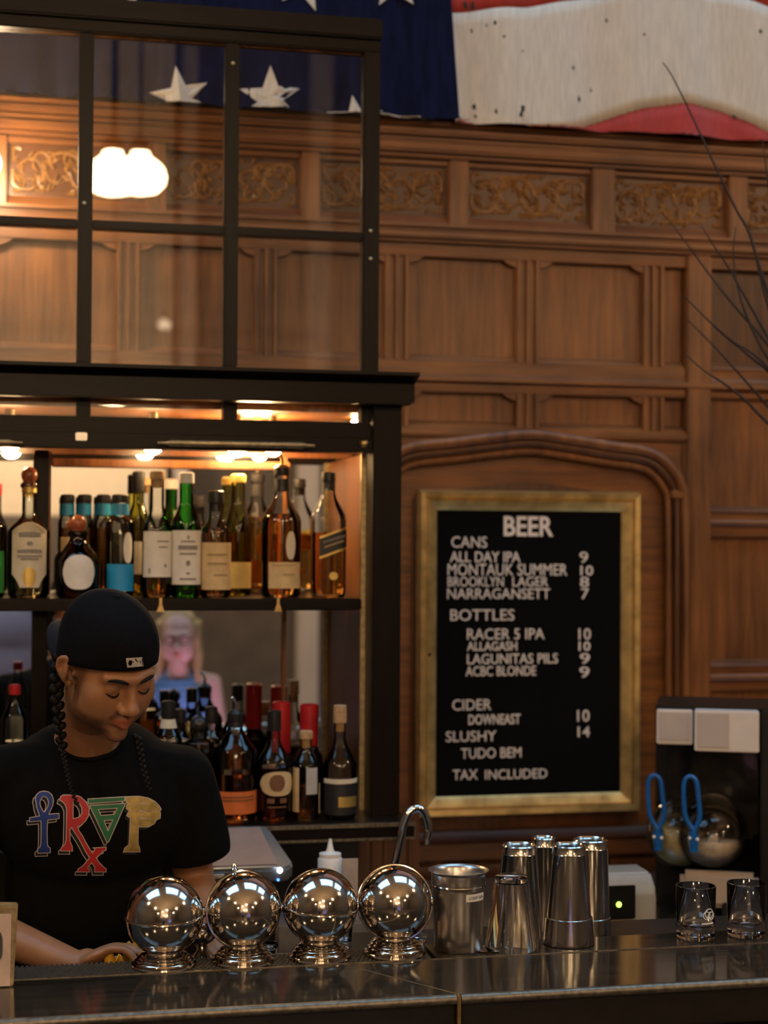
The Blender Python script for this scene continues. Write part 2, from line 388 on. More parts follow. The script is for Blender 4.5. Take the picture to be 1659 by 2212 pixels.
# post right of the arch and the panels beyond it
xp0, xp1 = wx(1478), wx(1530)
MB().box(xp0, xp1, YW-.026, YW+.035, .0, zl-.051).build('post', wood_v, wall_back, bevel=.004)
zs = [wz(1600, y) for y in (570, 800, 862, 1106, 1160, 1438, 1492, 1760)]
xr = [(xp1+.001, xp1+.40), (xp1+.47, xp1+.90), (xp1+.97, xp1+1.4)]
for x0, x1 in xr:
    for k, (z1, z0) in enumerate(((zs[0],zs[1]),(zs[2],zs[3]),(zs[4],zs[5]),(zs[6],zs[7]),(zs[7]-.08,.2))):
        panel(x0, x1, z0, z1, wood_dv if k in (0,) else wood_v, False)
for (a, b), (c, d) in zip(xr, xr[1:]): stile(b, c, 0, zl-.051)
for zt, zb in ((zs[1],zs[2]),(zs[3],zs[4]),(zs[5],zs[6]),(zs[7],zs[7]-.08)):
    MB().box(xp1, XB, YW-.006, YW+.035, zb, zt).build('rail', wood_h, wall_back, bevel=.003)
    MB().tube([(xp1+.002, YW-.008, (zt+zb)/2+.004), (XB, YW-.008, (zt+zb)/2+.004)], .011, 10).build('bead', wood_h, wall_back)
# four-centred arch round the letter board
def arch(off, z_in=0):
    a = [(1440-off*.2,1800),(1440-off*.2,1400),(1440-off*.2,1110),(1434-off*.25,1062),(1412-off*.2,1030),(1380-off*.1,1010),(1300,998),(1220,985),(1140,975)]
    pts = [(wx(x, y), wz(x, y)) for x, y in a]
    cx_ = pts[-1][0]; return pts+[(2*cx_-x, z) for x, z in reversed(pts[:-1])]
base_arch = arch(0); acx = base_arch[8][0]
def grow(pts, d):
    out = []
    for i, (x, z) in enumerate(pts):
        q0 = pts[max(0, i-1)]; q1 = pts[min(len(pts)-1, i+1)]
        t = Vector((q1[0]-q0[0], q1[1]-q0[1])).normalized(); n_ = Vector((t.y, -t.x))
        out.append((x+n_.x*d, z+n_.y*d))
    return out
for d, r, y, m in ((.0,.011,.012,wood_v),(.022,.012,.022,wood_dv),(.046,.015,.030,wood_v)):
    mb = MB(); mb.tube([(q.x, YW-y, q.y) for q in catmull([Vector((x, z)) for x, z in grow(base_arch, d)], 5)], r, 12)
    mb.build('arch_moulding', m, wall_back)
outer = grow(base_arch, .060)
zt_ = zB0-.002
MB().prism_y(YW-.010, YW+.034, [(outer[2][0], outer[2][1])]+[p for p in outer[3:-3]]+[(outer[-3][0], outer[-3][1]),(outer[-3][0], zt_),(outer[2][0], zt_)]).build('spandrel', wood_h, wall_back, smooth=False)
MB().box(outer[-1][0]-.02, xp0, YW-.032, YW+.03, zt_-.026, zt_).build('label_moulding', wood_h, wall_back, bevel=.006)
MB().box(outer[2][0]-.018, xp0, YW-.020, YW+.034, 0, zt_-.027).build('jamb', wood_v, wall_back, bevel=.003)
MB().box(wx(1440,1110)-.0, wx(1475,1110), YW-.040, YW-.010, wz(1460,1078), wz(1460,1060)).build('moulding_stop', wood_h, wall_back, bevel=.004)
ib = [(x, z) for x, z in base_arch]
MB().prism_y(YW+.012, YW+.034, ib).build('niche_panel', wood_h, wall_back, smooth=False)
in2 = grow(base_arch, -.085)
MB().prism_y(YW+.002, YW+.013, [(x, z) for x, z in in2]).build('niche_field', wood_dv, wall_back, smooth=False)
# lower wainscot below the letter board
zb_ = wz(1150, 1785)
MB().prism_x(outer[-1][0], xp0, [(YW-.05,zb_),(YW+.03,zb_),(YW+.03,zb_-.035),(YW-.02,zb_-.035),(YW-.035,zb_-.02)]).build('chair_rail', wood_dk, wall_back)
for k in range(4):
    x0 = outer[-1][0]+k*.235
    MB().box(x0+.02, x0+.215, YW-.004, YW+.02, .2, zb_-.10).build('wainscot_panel', wood_dv, wall_back, bevel=.004)
MB().box(outer[-1][0], xp0, YW-.012, YW+.01, zb_-.085, zb_-.04).build('rail', wood_dk, wall_back, bevel=.004)

# ------------------------------------------------------------------ skylights and windows of the room, pendant lamps
sky_m = emit('daylight_glass', (.34,.66,1.0), SKY_L)
for k, (x, y, sx, sy) in enumerate(((-2.9,2.5,1.9,1.25),(2.0,2.7,1.5,1.1),(5.7,2.5,1.5,1.2))):
    s = struct(MB().box(x-sx, x+sx, y-sy, y+sy, CEIL-.035, CEIL-.015).build('window_%d' % (k+1), sky_m))
    fr = MB()
    for q in (-1, 1):
        fr.box(x-sx-.08, x+sx+.08, y+q*sy-.05, y+q*sy+.05, CEIL-.09, CEIL-.001)
        fr.box(x+q*sx-.05, x+q*sx+.05, y-sy, y+sy, CEIL-.09, CEIL-.001)
    for q in (-.34, .34): fr.box(x+q*sx-.02, x+q*sx+.02, y-sy, y+sy, CEIL-.075, CEIL-.036)
    fr.build('window_frame', black_p, s)
globe_m = emit('lit_opal_glass', (1.0,.70,.40), PEND_L)
dark_metal = mat('dark_bronze', (.03,.022,.016), .4, .8, .2)
pend = [(.46,-2.9,4.13,'nearer the pale pier'),(.66,-3.35,4.24,'hung second beside the pale pier'),(-2.4,-1.0,4.0,'far on the left over the room'),
        (3.4,-1.6,4.0,'far on the right over the room'),(-3.2,-5.2,3.9,'at the back left of the room'),(3.6,-5.0,3.9,'at the back right of the room'),
        (-2.9,1.4,3.9,'over the left end of the bar'),(4.2,1.3,3.9,'over the right end of the bar'),(-.7,-6.6,3.1,'low before the left of the pier, added to brighten it'),(.65,-6.6,3.1,'low before the right of the pier, added to brighten it'),(-1.3,-6.4,5.0,'high before the left of the pier, added to brighten it'),(1.07,-6.5,3.66,'smallest, right of the pier')]  # the three before the pier are out of view, added to brighten it
for x, y, z, where in pend:
    r = thing('pendant_lamp', 'opal glass schoolhouse pendant lamp with dark bronze stem, '+where, 'lamp', (x, y, z), 'pendant lamps over the room')
    sc_ = .34 if where.startswith('smallest') else 1.0
    r.scale = (sc_,)*3; z = CEIL-(CEIL-z)/sc_
    MB().lathe([(0,-.13),(.06,-.128),(.12,-.11),(.165,-.06),(.172,-.01),(.15,.05),(.10,.095),(.065,.115),(.06,.15)], 32).build('globe', globe_m if sc_ == 1 else emit('dim_opal_glass', (1.0,.72,.45), 7), r, world=False)
    MB().lathe([(.07,.145),(.075,.16),(.07,.2),(.03,.24),(.012,.26),(.012,.30)], 24).build('fitter', dark_metal, r, world=False)
    MB().tube([(0,0,.28),(0,0,CEIL-z-.03)], .012, 8).build('stem', dark_metal, r, world=False)
    MB().lathe([(.08,CEIL-z-.04),(.07,CEIL-z-.001)], 20).build('ceiling_rose', dark_metal, r, world=False)

p = P(-34, 352, 4.17)
r = thing('wall_lamp', 'warm opal globe wall lamp on the panelling behind the leftmost glass pane', 'lamp', (p.x, 4.17, p.z))
MB().ell((0,0,0), (.042,.042,.042), 24, 16).build('globe', emit('lit_wall_globe', (1.0,.74,.44), 190), r, world=False)
MB().tube([(0,.04,-.03),(0,.10,-.05),(0,YW-4.17-.012,-.03)], .008, 10).build('arm', dark_metal, r, world=False)
MB().tube([(0,YW-4.17-.014,-.03),(0,YW-4.17-.003,-.03)], .035, 20).build('backplate', dark_metal, r, world=False)
# ------------------------------------------------------------------ flag
def flag():
    YF = YW-.105
    root = thing('flag', 'large old stars and stripes flag hung above the carved wood frieze', 'flag', (wx(600,200), YF, zc))
    white = mat('flag_cream_wool', (.56,.49,.41), .85, 0, .12, 14, bump=.3, stretch=(8,1,1), sheen=.2)
    red = mat('flag_red_wool', (.36,.03,.022), .85, 0, .15, 14, bump=.3, stretch=(8,1,1), sheen=.2)
    blue = mat('flag_navy_wool', (.0045,.006,.026), .9, 0, .4, 9, bump=.3, stretch=(5,1,1), spec=.1)
    def ip(xs, ys, x): return float(np.interp(x, xs, ys))
    eX = [900,970,1130,1215,1300,1400,1480,1560,1659,1760,1900,2200]
    lo = [300,300,298,291,259,231,224,235,283,310,300,290]
    hi = [30,26,19,3,-14,-28,-30,-18,17,40,30,20]
    def wave(px, z): return -.013*math.sin(px*.021+z*3)-.008*math.sin(px*.047+1+z*2)
    def strip(name, m, top, bot, x0=972, x1=2200, nx=90, nz=10):
        vs_, fs_ = [], []
        for i in range(nx+1):
            px = x0+(x1-x0)*i/nx
            for j in range(nz+1):
                py = top(px)+(bot(px)-top(px))*j/nz
                xx = px+ (py/270*18 if i == 0 else 0)
                p = P(xx, py, YF); vs_.append((p.x, YF+wave(px, p.z), max(p.z, zc-.004)))
        for i in range(nx):
            for j in range(nz): a = i*(nz+1)+j; fs_.append((a, a+nz+1, a+nz+2, a+1))
        o = MB(); o.add(vs_, fs_); q = o.build(name, m, root); q.modifiers.new('t', 'SOLIDIFY').thickness = .003; return q
    L = lambda px: ip(eX, lo, px); H = lambda px: ip(eX, hi, px)
    strip('stripe', white, H, L)
    strip('stripe', red, L, lambda px: L(px)+270)
    strip('stripe', red, lambda px: H(px)-270, H)
    strip('stripe', white, lambda px: H(px)-540, lambda px: H(px)-270)
    strip('stripe', red, lambda px: H(px)-810, lambda px: H(px)-540)
    strip('seam', mat('flag_seam', (.66,.50,.40), .8), lambda px: L(px)-3, lambda px: L(px)+2, nz=1)
    for sm in root.children[-1:]: sm.location.y -= .004
    # canton
    vs_, fs_ = [], []; nx, nz = 110, 40
    for i in range(nx+1):
        for j in range(nz+1):
            py = 320-j*32; px = -1100+i*(2070/nx) + (py/270*18 if i == nx else 0)
            p = P(px+0, py, YF)
            vs_.append((p.x, YF-.002-.012*math.sin(px*.034)-.010*math.sin(px*.083+2+p.z*4)*(.5+.5*math.sin(p.z*3))-.006, max(p.z, zc-.004)))
    for i in range(nx):
        for j in range(nz): a = i*(nz+1)+j; fs_.append((a, a+1, a+nz+2, a+nz+1))
    mb = MB(); mb.add(vs_, fs_); bvh = BVHTree.FromPolygons([Vector(q) for q in vs_], fs_)
    cn = mb.build('canton', blue, root); cn.modifiers.new('t', 'SOLIDIFY').thickness = .003
    stars = [(387,212,66,8),(582,214,68,0),(768,272,62,10),(255,-36,66,5),(655,-36,66,-12),(455,-60,66,0),(850,-40,66,4),(60,-40,66,0),(850,330,60,0)]
    for (sx, sy, sr, ro) in stars:
        pts2 = []
        for k in range(10):
            a = math.pi/2+math.pi*k/5+rad(ro); r = sr if k % 2 == 0 else sr*.40
            pts2.append((sx+r*math.cos(a), sy-r*math.sin(a)))
        vv = [(sx, sy)]+[((1-t)*sx+t*x, (1-t)*sy+t*y) for t in (.5, 1) for x, y in pts2]
        ff = [(0, 1+k, 1+(k+1)%10) for k in range(10)]+[(1+k, 11+k, 11+(k+1)%10, 1+(k+1)%10) for k in range(10)]
        out = []
        for x, y in vv:
            p = P(x, y, YF); h = bvh.ray_cast(Vector((p.x, YF-1, p.z)), Vector((0,1,0)))[0]
            zz = max(p.z, zc-.003); h = bvh.ray_cast(Vector((p.x, YF-1, zz)), Vector((0,1,0)))[0]; out.append((p.x, (h.y if h else YF)-.004, zz))
        s = MB(); s.add(out, ff); q = s.build('star', white, cn, smooth=False); q.modifiers.new('t', 'SOLIDIFY').thickness = .002
    # dark moth holes and stains in the wool
    spots = [(1010,8,9),(1025,12,11),(1022,65,5),(1050,57,4),(1067,54,6),(1084,84,4),(1030,228,8),(1031,248,5),(1071,242,6),(1124,238,9),(1122,250,6),(1238,146,5),(1250,213,7),(1280,192,5),(1312,44,5),(1388,77,4),(1640,70,5),(1590,250,5),(1183,272,4),(1126,113,3)]
    stain = mat('dark_stain', (.012,.014,.014), .9)
    for x, y, r in spots:
        p = P(x, y, YF); rr = r/3500*4.5; n = 9
        pts = [(p.x+rr*random.uniform(.6,1.1)*math.cos(6.283*k/n), YF+wave(x, p.z)-.0035, p.z+rr*random.uniform(.6,1.2)*math.sin(6.283*k/n)) for k in range(n)]
        s = MB(); s.add(pts, [tuple(range(n))]); s.build('stain', stain, root, smooth=False)
flag()

# ------------------------------------------------------------------ back bar cabinet
YC = 3.72
def cab():
    X0, X1, YB = -1.15, .838, 4.10
    c = thing('back_bar_cabinet', 'tall black wooden back bar cabinet with glazed top, bottle shelf and mirrors', 'cabinet', (-.1, 3.9, 0))
    B = lambda name, m, x0, x1, y0, y1, z0, z1, bv=.003, par=c: MB().box(x0, x1, y0, y1, z0, z1).build(name, m, par, bevel=bv)
    zsill1, zsill0 = P(860,813,YC).z, P(860,873,YC).z
    zh1, zh0 = P(600,908,YC).z, P(600,973,YC).z
    zled = P(700,1780,3.62).z
    # posts and sides
    B('post', ebony_v, .770, X1, 3.70, 3.78, zled, zsill0)
    B('side_panel', ebony_v, .790, X1, 3.781, YB, zled, zsill0)
    B('inner_jamb', brass_dull, P(780,1150,3.785).x, P(791,1150,3.785).x, 3.785, 3.80, zled, zh0, .001)
    B('inner_panel', wood_dv, P(791,1150,3.785).x, .789, 3.79, YB-.03, zled, zh0, .001)
    for x in (-1.12, -.52): B('post', ebony_v, x, x+.06, 3.70, 3.78, zled, zsill0)
    xd = P(72,1150,3.89).x
    B('divider', ebony_v, xd, xd+.034, 3.885, 4.03, zled, zh0, .002)
    B('divider_edge', wood_v, xd+.035, xd+.040, 3.887, 3.90, P(100,1290,3.75).z, zh0, 0)
    # crown / sill
    MB().prism_x(X0, .862, [(3.62,zsill1),(4.12,zsill1),(4.12,zsill0),(3.672,zsill0),(3.672,zsill1-.022),(3.64,zsill1-.012),(3.62,zsill1-.008)]).build('sill', ebony, c)
    B('sill_bead', ebony, X0, .852, 3.660, 3.70, zsill0-.006, zsill0, .002)
    # transom band with small panes, header boards
    B('header', ebony, X0, .7695, 3.722, 3.775, zh0+.030, zh1, .003)
    B('header', ebony, X0, .7695, 3.708, 3.775, zh0-.002, zh0+.0295, .003)
    muntx = [P(182,640,3.75).x, P(497,640,3.75).x]; pit = muntx[1]-muntx[0]
    allm = [muntx[0]-pit*k for k in (3,2,1)]+muntx
    for x in allm: B('transom_bar', ebony_v, x-.016, x+.016, 3.724, 3.775, zh1, zsill0-.006, .002)
    B('transom_bar', ebony_v, P(778,890,3.74).x, .7695, 3.724, 3.775, zh1, zsill0-.006, .002)
    ed = [X0]+allm+[.765]
    for a, b in zip(ed, ed[1:]):
        B('transom_pane', pane_glass, a+.014, b-.014, 3.748, 3.752, zh1-.004, zsill0-.004, 0)
    # glazed upper screen
    zt1, zt0 = P(820,50,3.75).z, P(780,117,3.75).z
    xs1 = P(817,440,3.75).x; xs0 = P(782,440,3.75).x
    B('stile', ebony_v, xs0, xs1, 3.732, 3.775, zsill1, zt0+.03, .003)
    B('top_rail', ebony, X0, xs1, 3.728, 3.778, zt0+.0005, zt0+.029, .003)
    B('top_rail', ebony, X0, xs1+.002, 3.716, 3.785, zt0+.0295, zt1, .004)
    B('bottom_rail', ebony, X0, xs0, 3.735, 3.772, zsill1+.0003, zsill1+.012, .002)
    zm = P(500,500,3.75).z
    for x in allm: B('muntin', ebony_v, x-.0165, x+.0165, 3.733, 3.772, zsill1+.0125, zt0, .003)
    edm = [X0]+allm+[xs0+.0165]
    for a, b in zip(edm, edm[1:]):
        B('glazing_bar', ebony, a+.017, b-.017, 3.737, 3.770, zm-.010, zm+.010, .002)
        for z0, z1 in ((zsill1+.0128, zm-.0102), (zm+.0102, zt0-.0002)):
            B('glass_pane', pane_glass, a+.0168, b-.0168, 3.7515, 3.7555, z0, z1, 0)
    # screw heads
    for (px, py) in ((460,79),(541,85),(503,138),(765,103),(140,55),(182,440),(800,500),(800,560),(65,918),(133,918),(220,920),(450,922),(533,923),(750,925)):
        p = P(px, py, 3.735); MB().ell((p.x, 3.727 if py > 900 else 3.7312, p.z), (.005,.003,.005), 10, 6).build('screw', brass_dull, c)
    # handles, knob, latch
    def handle(px0, px1, py):
        a, b = P(px0, py, 3.70), P(px1, py, 3.70); z = a.z
        h = MB().tube([(a.x,3.694,z),(a.x+.02,3.690,z),(a.x+.03,3.688,z),((a.x+b.x)/2,3.685,z),(b.x-.03,3.688,z),(b.x-.02,3.690,z),(b.x,3.694,z)], [.004,.005,.009,.008,.009,.005,.004], 12).build('handle', brass_dull, c)
        for x in (a.x+.025, b.x-.025): MB().tube([(x,3.688,z),(x,3.709,z)], .004, 8).build('handle_post', brass_dull, h)
    handle(340, 678, 957); handle(-250, 48, 951)
    p = P(787,958,3.70); MB().lathe([(.0,0),(.010,.001),(.0115,.005),(.009,.010),(.004,.014)], 20).xf(Matrix.Translation((p.x, 3.7045, p.z)) @ Matrix.Rotation(rad(90), 4, 'X') @ Matrix.Translation((0,0,-.004))).build('knob', brass, c)
    p = P(176,940,3.70); B('latch', brushed, p.x-.013, p.x+.013, 3.700, 3.7075, p.z-.012, p.z+.006, .002)
    # shelf and clips
    zsh = P(560,1293,3.74).z
    B('shelf', ebony, X0, P(782,1300,3.74).x, 3.742, 4.03, zsh-.028, zsh, .003)
    for px in (347, 601):
        p = P(px, 1306, 3.735); MB().prism_y(3.733, 3.7415, [(p.x-.009,zsh-.030),(p.x+.009,zsh-.030),(p.x+.003,zsh-.012),(p.x+.003,zsh+.002),(p.x-.003,zsh+.002),(p.x-.003,zsh-.012)]).build('shelf_clip', brass, c, smooth=False)
    # mirrors with strips between
    mir = mat('mirror_silver', (.80,.79,.77), .0, 1, .01)
    xj = P(613,1430,4.04).x
    for a, b in ((X0+.02, xd-.002), (xd+.036, xj-.006), (xj+.006, .7885)):
        B('mirror', mir, a, b, 4.045, 4.055, zled, zh0, 0)
    B('mirror_strip', wood_v, xj-.005, xj+.005, 4.033, 4.055, zled, zh0, .002)
    B('mirror_rail', wood_v, xd+.041, xj+.01, 4.02, 4.043, zh0-.032, zh0-.012, .003)
    B('back_board', wood_dv, X0, .789, 4.056, YB, zled, zsill0, 0)
    B('soffit', wood_v, X0, .789, 3.78, 4.055, zsill0-.018, zsill0-.001, 0)
    # ledge with worn metal edge
    B('ledge', ebony, X0, P(893,1780,3.62).x, 3.60, YB, zled-.036, zled, .003)
    B('ledge_edge', edge_m, X0, P(893,1780,3.62).x+.001, 3.597, 3.612, zled-.007, zled+.0012, .001)
    B('ledge_edge', edge_m, X0, P(893,1780,3.62).x+.001, 3.597, 3.606, zled-.037, zled-.031, .001)
    B('ledge_end', edge_m, P(893,1780,3.62).x-.003, P(893,1780,3.62).x+.002, 3.598, 3.63, zled-.031, zled-.007, .001)
    # base boards below the ledge
    xb = P(780,1850,4.0).x; n = 5
    for k in range(n): B('back_plank', wood_dv, xb+k*.032, xb+k*.032+.030, 4.03, 4.05, .885, zled-.037, .003)
    B('base_back', black_p, X0, xb-.002, 4.03, 4.06, .885, zled-.037, 0)
    B('base', ebony, X0, .86, 3.62, 4.024, 0, .839, .004)
    for k in range(3): B('door', ebony_v, X0+.03+k*.65, X0+.65+k*.65, 3.60, 3.619, .08, .82, .004)
    return zsh, zled, zh0, zsill0
ZSH, ZLED, ZH0, ZSI = cab()
# lamps inside the top of the cabinet
lamp_m = emit('warm_bulb', (1.0,.66,.30), CABINET_L)
for px, py, Y, r_, lab in ((556,893,3.975,.046,'large warm globe bulb glowing behind the narrow transom pane'),(768,886,3.93,.010,'tiny warm bulb at the right end of the transom'),(512,988,3.92,.024,'round warm downlight under the cabinet top, left of the pair'),(590,988,3.92,.020,'round warm downlight under the cabinet top, right of the pair'),(330,985,3.90,.022,'round warm downlight above the white-labelled bottles'),(20,985,3.90,.024,'round warm downlight above the leftmost bottles')):
    p = P(px, py, Y); z_ = ZSI-.02-r_ if py < 950 else ZH0+.012
    if py < 950: z_ = min(p.z, ZSI-.019-r_)
    t = thing('cabinet_lamp', lab, 'lamp', (p.x, Y, z_))
    MB().ell((0,0,0), (r_,r_,r_*.8), 20, 12).build('bulb', lamp_m, t, world=False)
    MB().tube([(0,0,r_*.7),(0,0,max(r_*.8, ZSI-.0195-z_))], min(.012, r_*.5), 12).build('socket', brass_dull, t, world=False)

# ------------------------------------------------------------------ letter board
def board():
    YB_ = YW-.055
    x0, x1 = P(904,1400,YB_).x, P(1387,1400,YB_).x; z1, z0 = P(1145,1060,YB_).z, P(1145,1762,YB_).z
    r = thing('letter_board', 'black felt letter board with white beer menu letters in a gilt frame', 'sign', ((x0+x1)/2, YW-.03, z0))
    fw = .060
    def side(a, b, c, d, name):       # mitred moulding: a,b outer corners, c,d inner corners
        prof = [(0.0,.030),(.10,.0),(.34,.002),(.40,.010),(.47,.006),(.80,.016),(1.0,.026)]   # fraction outer->inner, depth behind the front
        vs_, fs_ = [], []
        for (o, i) in ((a, d), (b, c)):
            for f, dp in prof: vs_.append((o[0]+(i[0]-o[0])*f, YB_+dp, o[1]+(i[1]-o[1])*f))
            vs_.append((o[0]+(i[0]-o[0]), YB_+.035, o[1]+(i[1]-o[1]))); vs_.append((o[0], YB_+.035, o[1]))
        n = len(prof)+2
        fs_ = [(k, (k+1)%n, (k+1)%n+n, k+n) for k in range(n)]+[tuple(range(n)), tuple(range(n, 2*n))]
        MB().add(vs_, fs_).build(name, frame_gold, r, ang=25)
    A, B_, C_, D = (x0,z0), (x1,z0), (x1,z1), (x0,z1)
    a, b, c, d = (x0+fw,z0+fw), (x1-fw,z0+fw), (x1-fw,z1-fw), (x0+fw,z1-fw)
    side(A, B_, b, a, 'frame_side'); side(B_, C_, c, b, 'frame_side'); side(C_, D, d, c, 'frame_side'); side(D, A, a, d, 'frame_side')
    felt = MB().box(x0+fw-.004, x1-fw+.004, YB_+.022, YB_+.034, z0+fw-.004, z1-fw+.004)
    felt.build('felt', black_matte, r)
    p = P(929,1414,YB_); MB().ell((p.x, YB_+.006, p.z), (.005,.003,.005), 10, 6).build('keyhole', black_p, r)
    T = [('BEER',1088,1195,1112,1158,.035),('CANS',975,1052,1157,1183,0),('ALL DAY IPA',972,1124,1190,1214,.012),('9',1252,1270,1190,1216,0),
      ('MONTAUK SUMMER',967,1225,1216,1243,0),('10',1254,1281,1220,1243,.012),('BROOKLYN',967,1088,1244,1267,0),('LAGER',1107,1184,1244,1267,0),('8',1253,1272,1244,1268,0),
      ('NARRAGANSETT',966,1188,1269,1294,0),('7',1255,1272,1269,1294,0),('BOTTLES',973,1111,1314,1341,0),('RACER 5 IPA',1009,1176,1355,1382,0),('10',1250,1276,1355,1382,0),
      ('ALLAGASH',1009,1117,1384,1406,.012),('10',1250,1275,1384,1406,.015),('LAGUNITAS PILS',1009,1205,1409,1435,.008),('9',1253,1274,1409,1434,0),
      ('ACBC BLONDE',1006,1158,1436,1461,.008),('9',1252,1273,1438,1464,0),('CIDER',977,1061,1508,1535,0),('DOWNEAST',1012,1124,1540,1566,.015),('10',1247,1273,1531,1559,0),
      ('SLUSHY',963,1072,1576,1603,0),('14',1248,1274,1567,1592,.012),('TUDO BEM',996,1126,1612,1639,0),('TAX',978,1032,1660,1685,0),('INCLUDED',1048,1182,1658,1684,0)]
    YT = YB_+.0195
    for s, xa, xb, ya, yb, bold in T:
        v, f = text_mesh(s, bold*.6)
        p0, p1 = P(xa, yb, YT), P(xb, ya, YT)
        kx, kz = (p1.x-p0.x)/v[:,0].max(), (p1.z-p0.z)*.92/v[:,1].max()
        q = [(p0.x+a_*kx, YT, p0.z+b_*kz) for a_, b_, _ in v]
        o = MB().add(q, f).build('lettering', letter_w, r, smooth=False)
        so = o.modifiers.new('t', 'SOLIDIFY'); so.thickness = .003; so.offset = 0
board()

# ------------------------------------------------------------------ bottles
def patch(mb, R, z0, z1, a0, a1, n=16, sq=2.0, shape='rect', slant=0, off=.0009, m=6):
    vs_, fs_ = [], []
    for i in range(n+1):
        t = i/n; a = a0+(a1-a0)*t; s_ = 2*t-1
        lo, hi = z0, z1; h = (z1-z0)/2; c = (z0+z1)/2
        if shape == 'oval': e = math.sqrt(max(.02, 1-abs(s_)**2.6)); lo, hi = c-h*e, c+h*e
        if shape == 'arch': hi = z1-(z1-z0)*.22*abs(s_)**2.2
        if shape == 'shield': hi = z1-(z1-z0)*.14*abs(s_)**2.4; lo = z0+(z1-z0)*.20*max(0, (abs(s_)-.55)/.45)**.5 if abs(s_) > .55 else z0
        for j in range(m+1):
            z = lo+(hi-lo)*j/m+slant*s_
            ca, sa = math.cos(a), math.sin(a)
            q = R(z)*((abs(ca)**sq+abs(sa)**sq)**(-1/sq) if sq != 2 else 1)+off
            vs_.append((q*ca, q*sa, z))
    for i in range(n):
        for j in range(m): k = i*(m+1)+j; fs_.append((k, k+m+1, k+m+2, k+1))
    return mb.add(vs_, fs_)
FACE = -math.pi/2
def bottle(label, px, w, top, Y, zb, hs, hn, neck, glass, liq=None, fill=0, labels=(), capm=None, caph=None, cap='capsule', sq=2.0, group=None, sh=1.0, wrap=None, turn=.05, texts=(), sy=1.0):
    """pixel measures: px centre, w width, top of cap, hs shoulder, hn neck start, neck width, caph bottom of the cap, fill level"""
    base = P(px, 1285 if zb > 1.4 else 1770, Y); bx = base.x
    r = thing('bottle', label, 'bottle', (bx, Y, zb), group)
    Zf = lambda y: P(px, y, Y).z-zb
    k = (P(px+100, 1400, Y).x-P(px, 1400, Y).x)/100
    R = w/2*k; rn = neck/2*k; H = Zf(top); zs, zn = Zf(hs), Zf(hn); zc_ = Zf(caph) if caph else H-.03
    prof = [(0,0),(R*.86,0),(R*.97,.004),(R,.012),(R,zs)]
    for j in range(1, 11):
        t = j/10; e = .5-.5*math.cos(math.pi*t)
        e = e**sh; prof.append((R+(rn-R)*e, zs+(zn-zs)*t))
    ztop = zc_+.004
    prof += [(rn, ztop)]
    gl = MB().lathe(prof, 40, sq=sq, rot=0).build('glass', glass, r, world=False)
    def Rat(z):
        for (r0, z0), (r1, z1) in zip(prof, prof[1:]):
            if z0 <= z <= z1 and z1 > z0: return r0+(r1-r0)*(z-z0)/(z1-z0)
        return rn
    if liq is not None:
        zf = Zf(fill); ip = [(0,.007),(R*.80,.007),(R*.90,.012)]
        for z in np.linspace(.02, zf, 16): ip.append((max(.004, Rat(float(z))-.0028), float(z)))
        ip.append((0, zf))
        MB().lathe(ip, 40, sq=sq).build('spirit', liq, r, world=False)
    for lb in labels:
        m_, ya, yb, frac = lb[:4]; shape = lb[4] if len(lb) > 4 else 'rect'; off_a = lb[5] if len(lb) > 5 else 0; sl = lb[6] if len(lb) > 6 else 0; of = lb[7] if len(lb) > 7 else .0009
        ha = math.asin(min(.97, frac)) if sq == 2 else math.atan(frac)
        c_ = FACE+turn+off_a
        if sq == 2:
            patch(MB_ := MB(), Rat, Zf(yb), Zf(ya), c_-ha, c_+ha, shape=shape, slant=sl, off=of)
        else: patch(MB_ := MB(), Rat, Zf(yb), Zf(ya), c_-ha, c_+ha, shape=shape, slant=sl, off=of, sq=sq)
        MB_.build('label', m_, r, world=False)
    for (ya, yb, frac, m_, off_a, sl, shp) in texts:      # faint bands of print too small to read
        ha = math.asin(min(.95, frac)); c_ = FACE+turn+off_a
        patch(MB_ := MB(), Rat, Zf(yb), Zf(ya), c_-ha, c_+ha, shape=shp, slant=sl, off=.0022, sq=sq, m=2)
        MB_.build('print_band', m_, r, world=False)
    cm = capm or cap_bk
    if cap == 'capsule':
        MB().lathe([(rn+.0012,zc_),(rn+.0018,zc_+.004),(rn+.0016,H-.003),(rn*.8,H),(0,H)], 28).build('cap', cm, r, world=False)
    elif cap == 'ball':
        rb = (H-zc_)/2; MB().ell((0,0,H-rb), (rb*.95,rb*.95,rb), 20, 12).lathe([(rn*.8,zc_-.012),(rn*.8,zc_+.006)], 20).build('stopper', cm, r, world=False)
        MB().lathe([(rn+.003,zc_-.010),(rn+.005,zc_-.005),(rn+.003,zc_+.001)], 24).build('collar', glass, r, world=False)
    elif cap == 'cork':
        MB().lathe([(rn*.75,zc_-.015),(rn*.75,zc_+.004),(rn*1.15,zc_+.005),(rn*1.2,zc_+.012),(rn*1.15,H-.002),(rn,H),(0,H)], 24).build('stopper', cm, r, world=False)
    elif cap == 'pour':
        MB().lathe([(rn*1.15,zc_-.006),(rn*1.2,zc_),(rn*1.2,zc_+.012),(rn*.7,zc_+.02),(0,zc_+.021)], 24).build('stopper', cap_bk, r, world=False)
        MB().tube([(0,0,zc_+.018),(.001,0,zc_+.032),(-.004,-.002,zc_+.045),(-.011,-.004,H)], [.0045,.004,.0036,.003], 10).build('pour_spout', cm, r, world=False)
    if wrap:
        ya, yb, wm = wrap; z0, z1 = Zf(yb), Zf(ya)
        MB().lathe([(Rat(z0)+.0012,z0),(Rat(z1)+.0012,z1)], 28).build('neck_wrap', wm, r, world=False)
    return r
G1 = 'bottles on the upper mirror shelf'; G2 = 'bottles on the lower ledge'
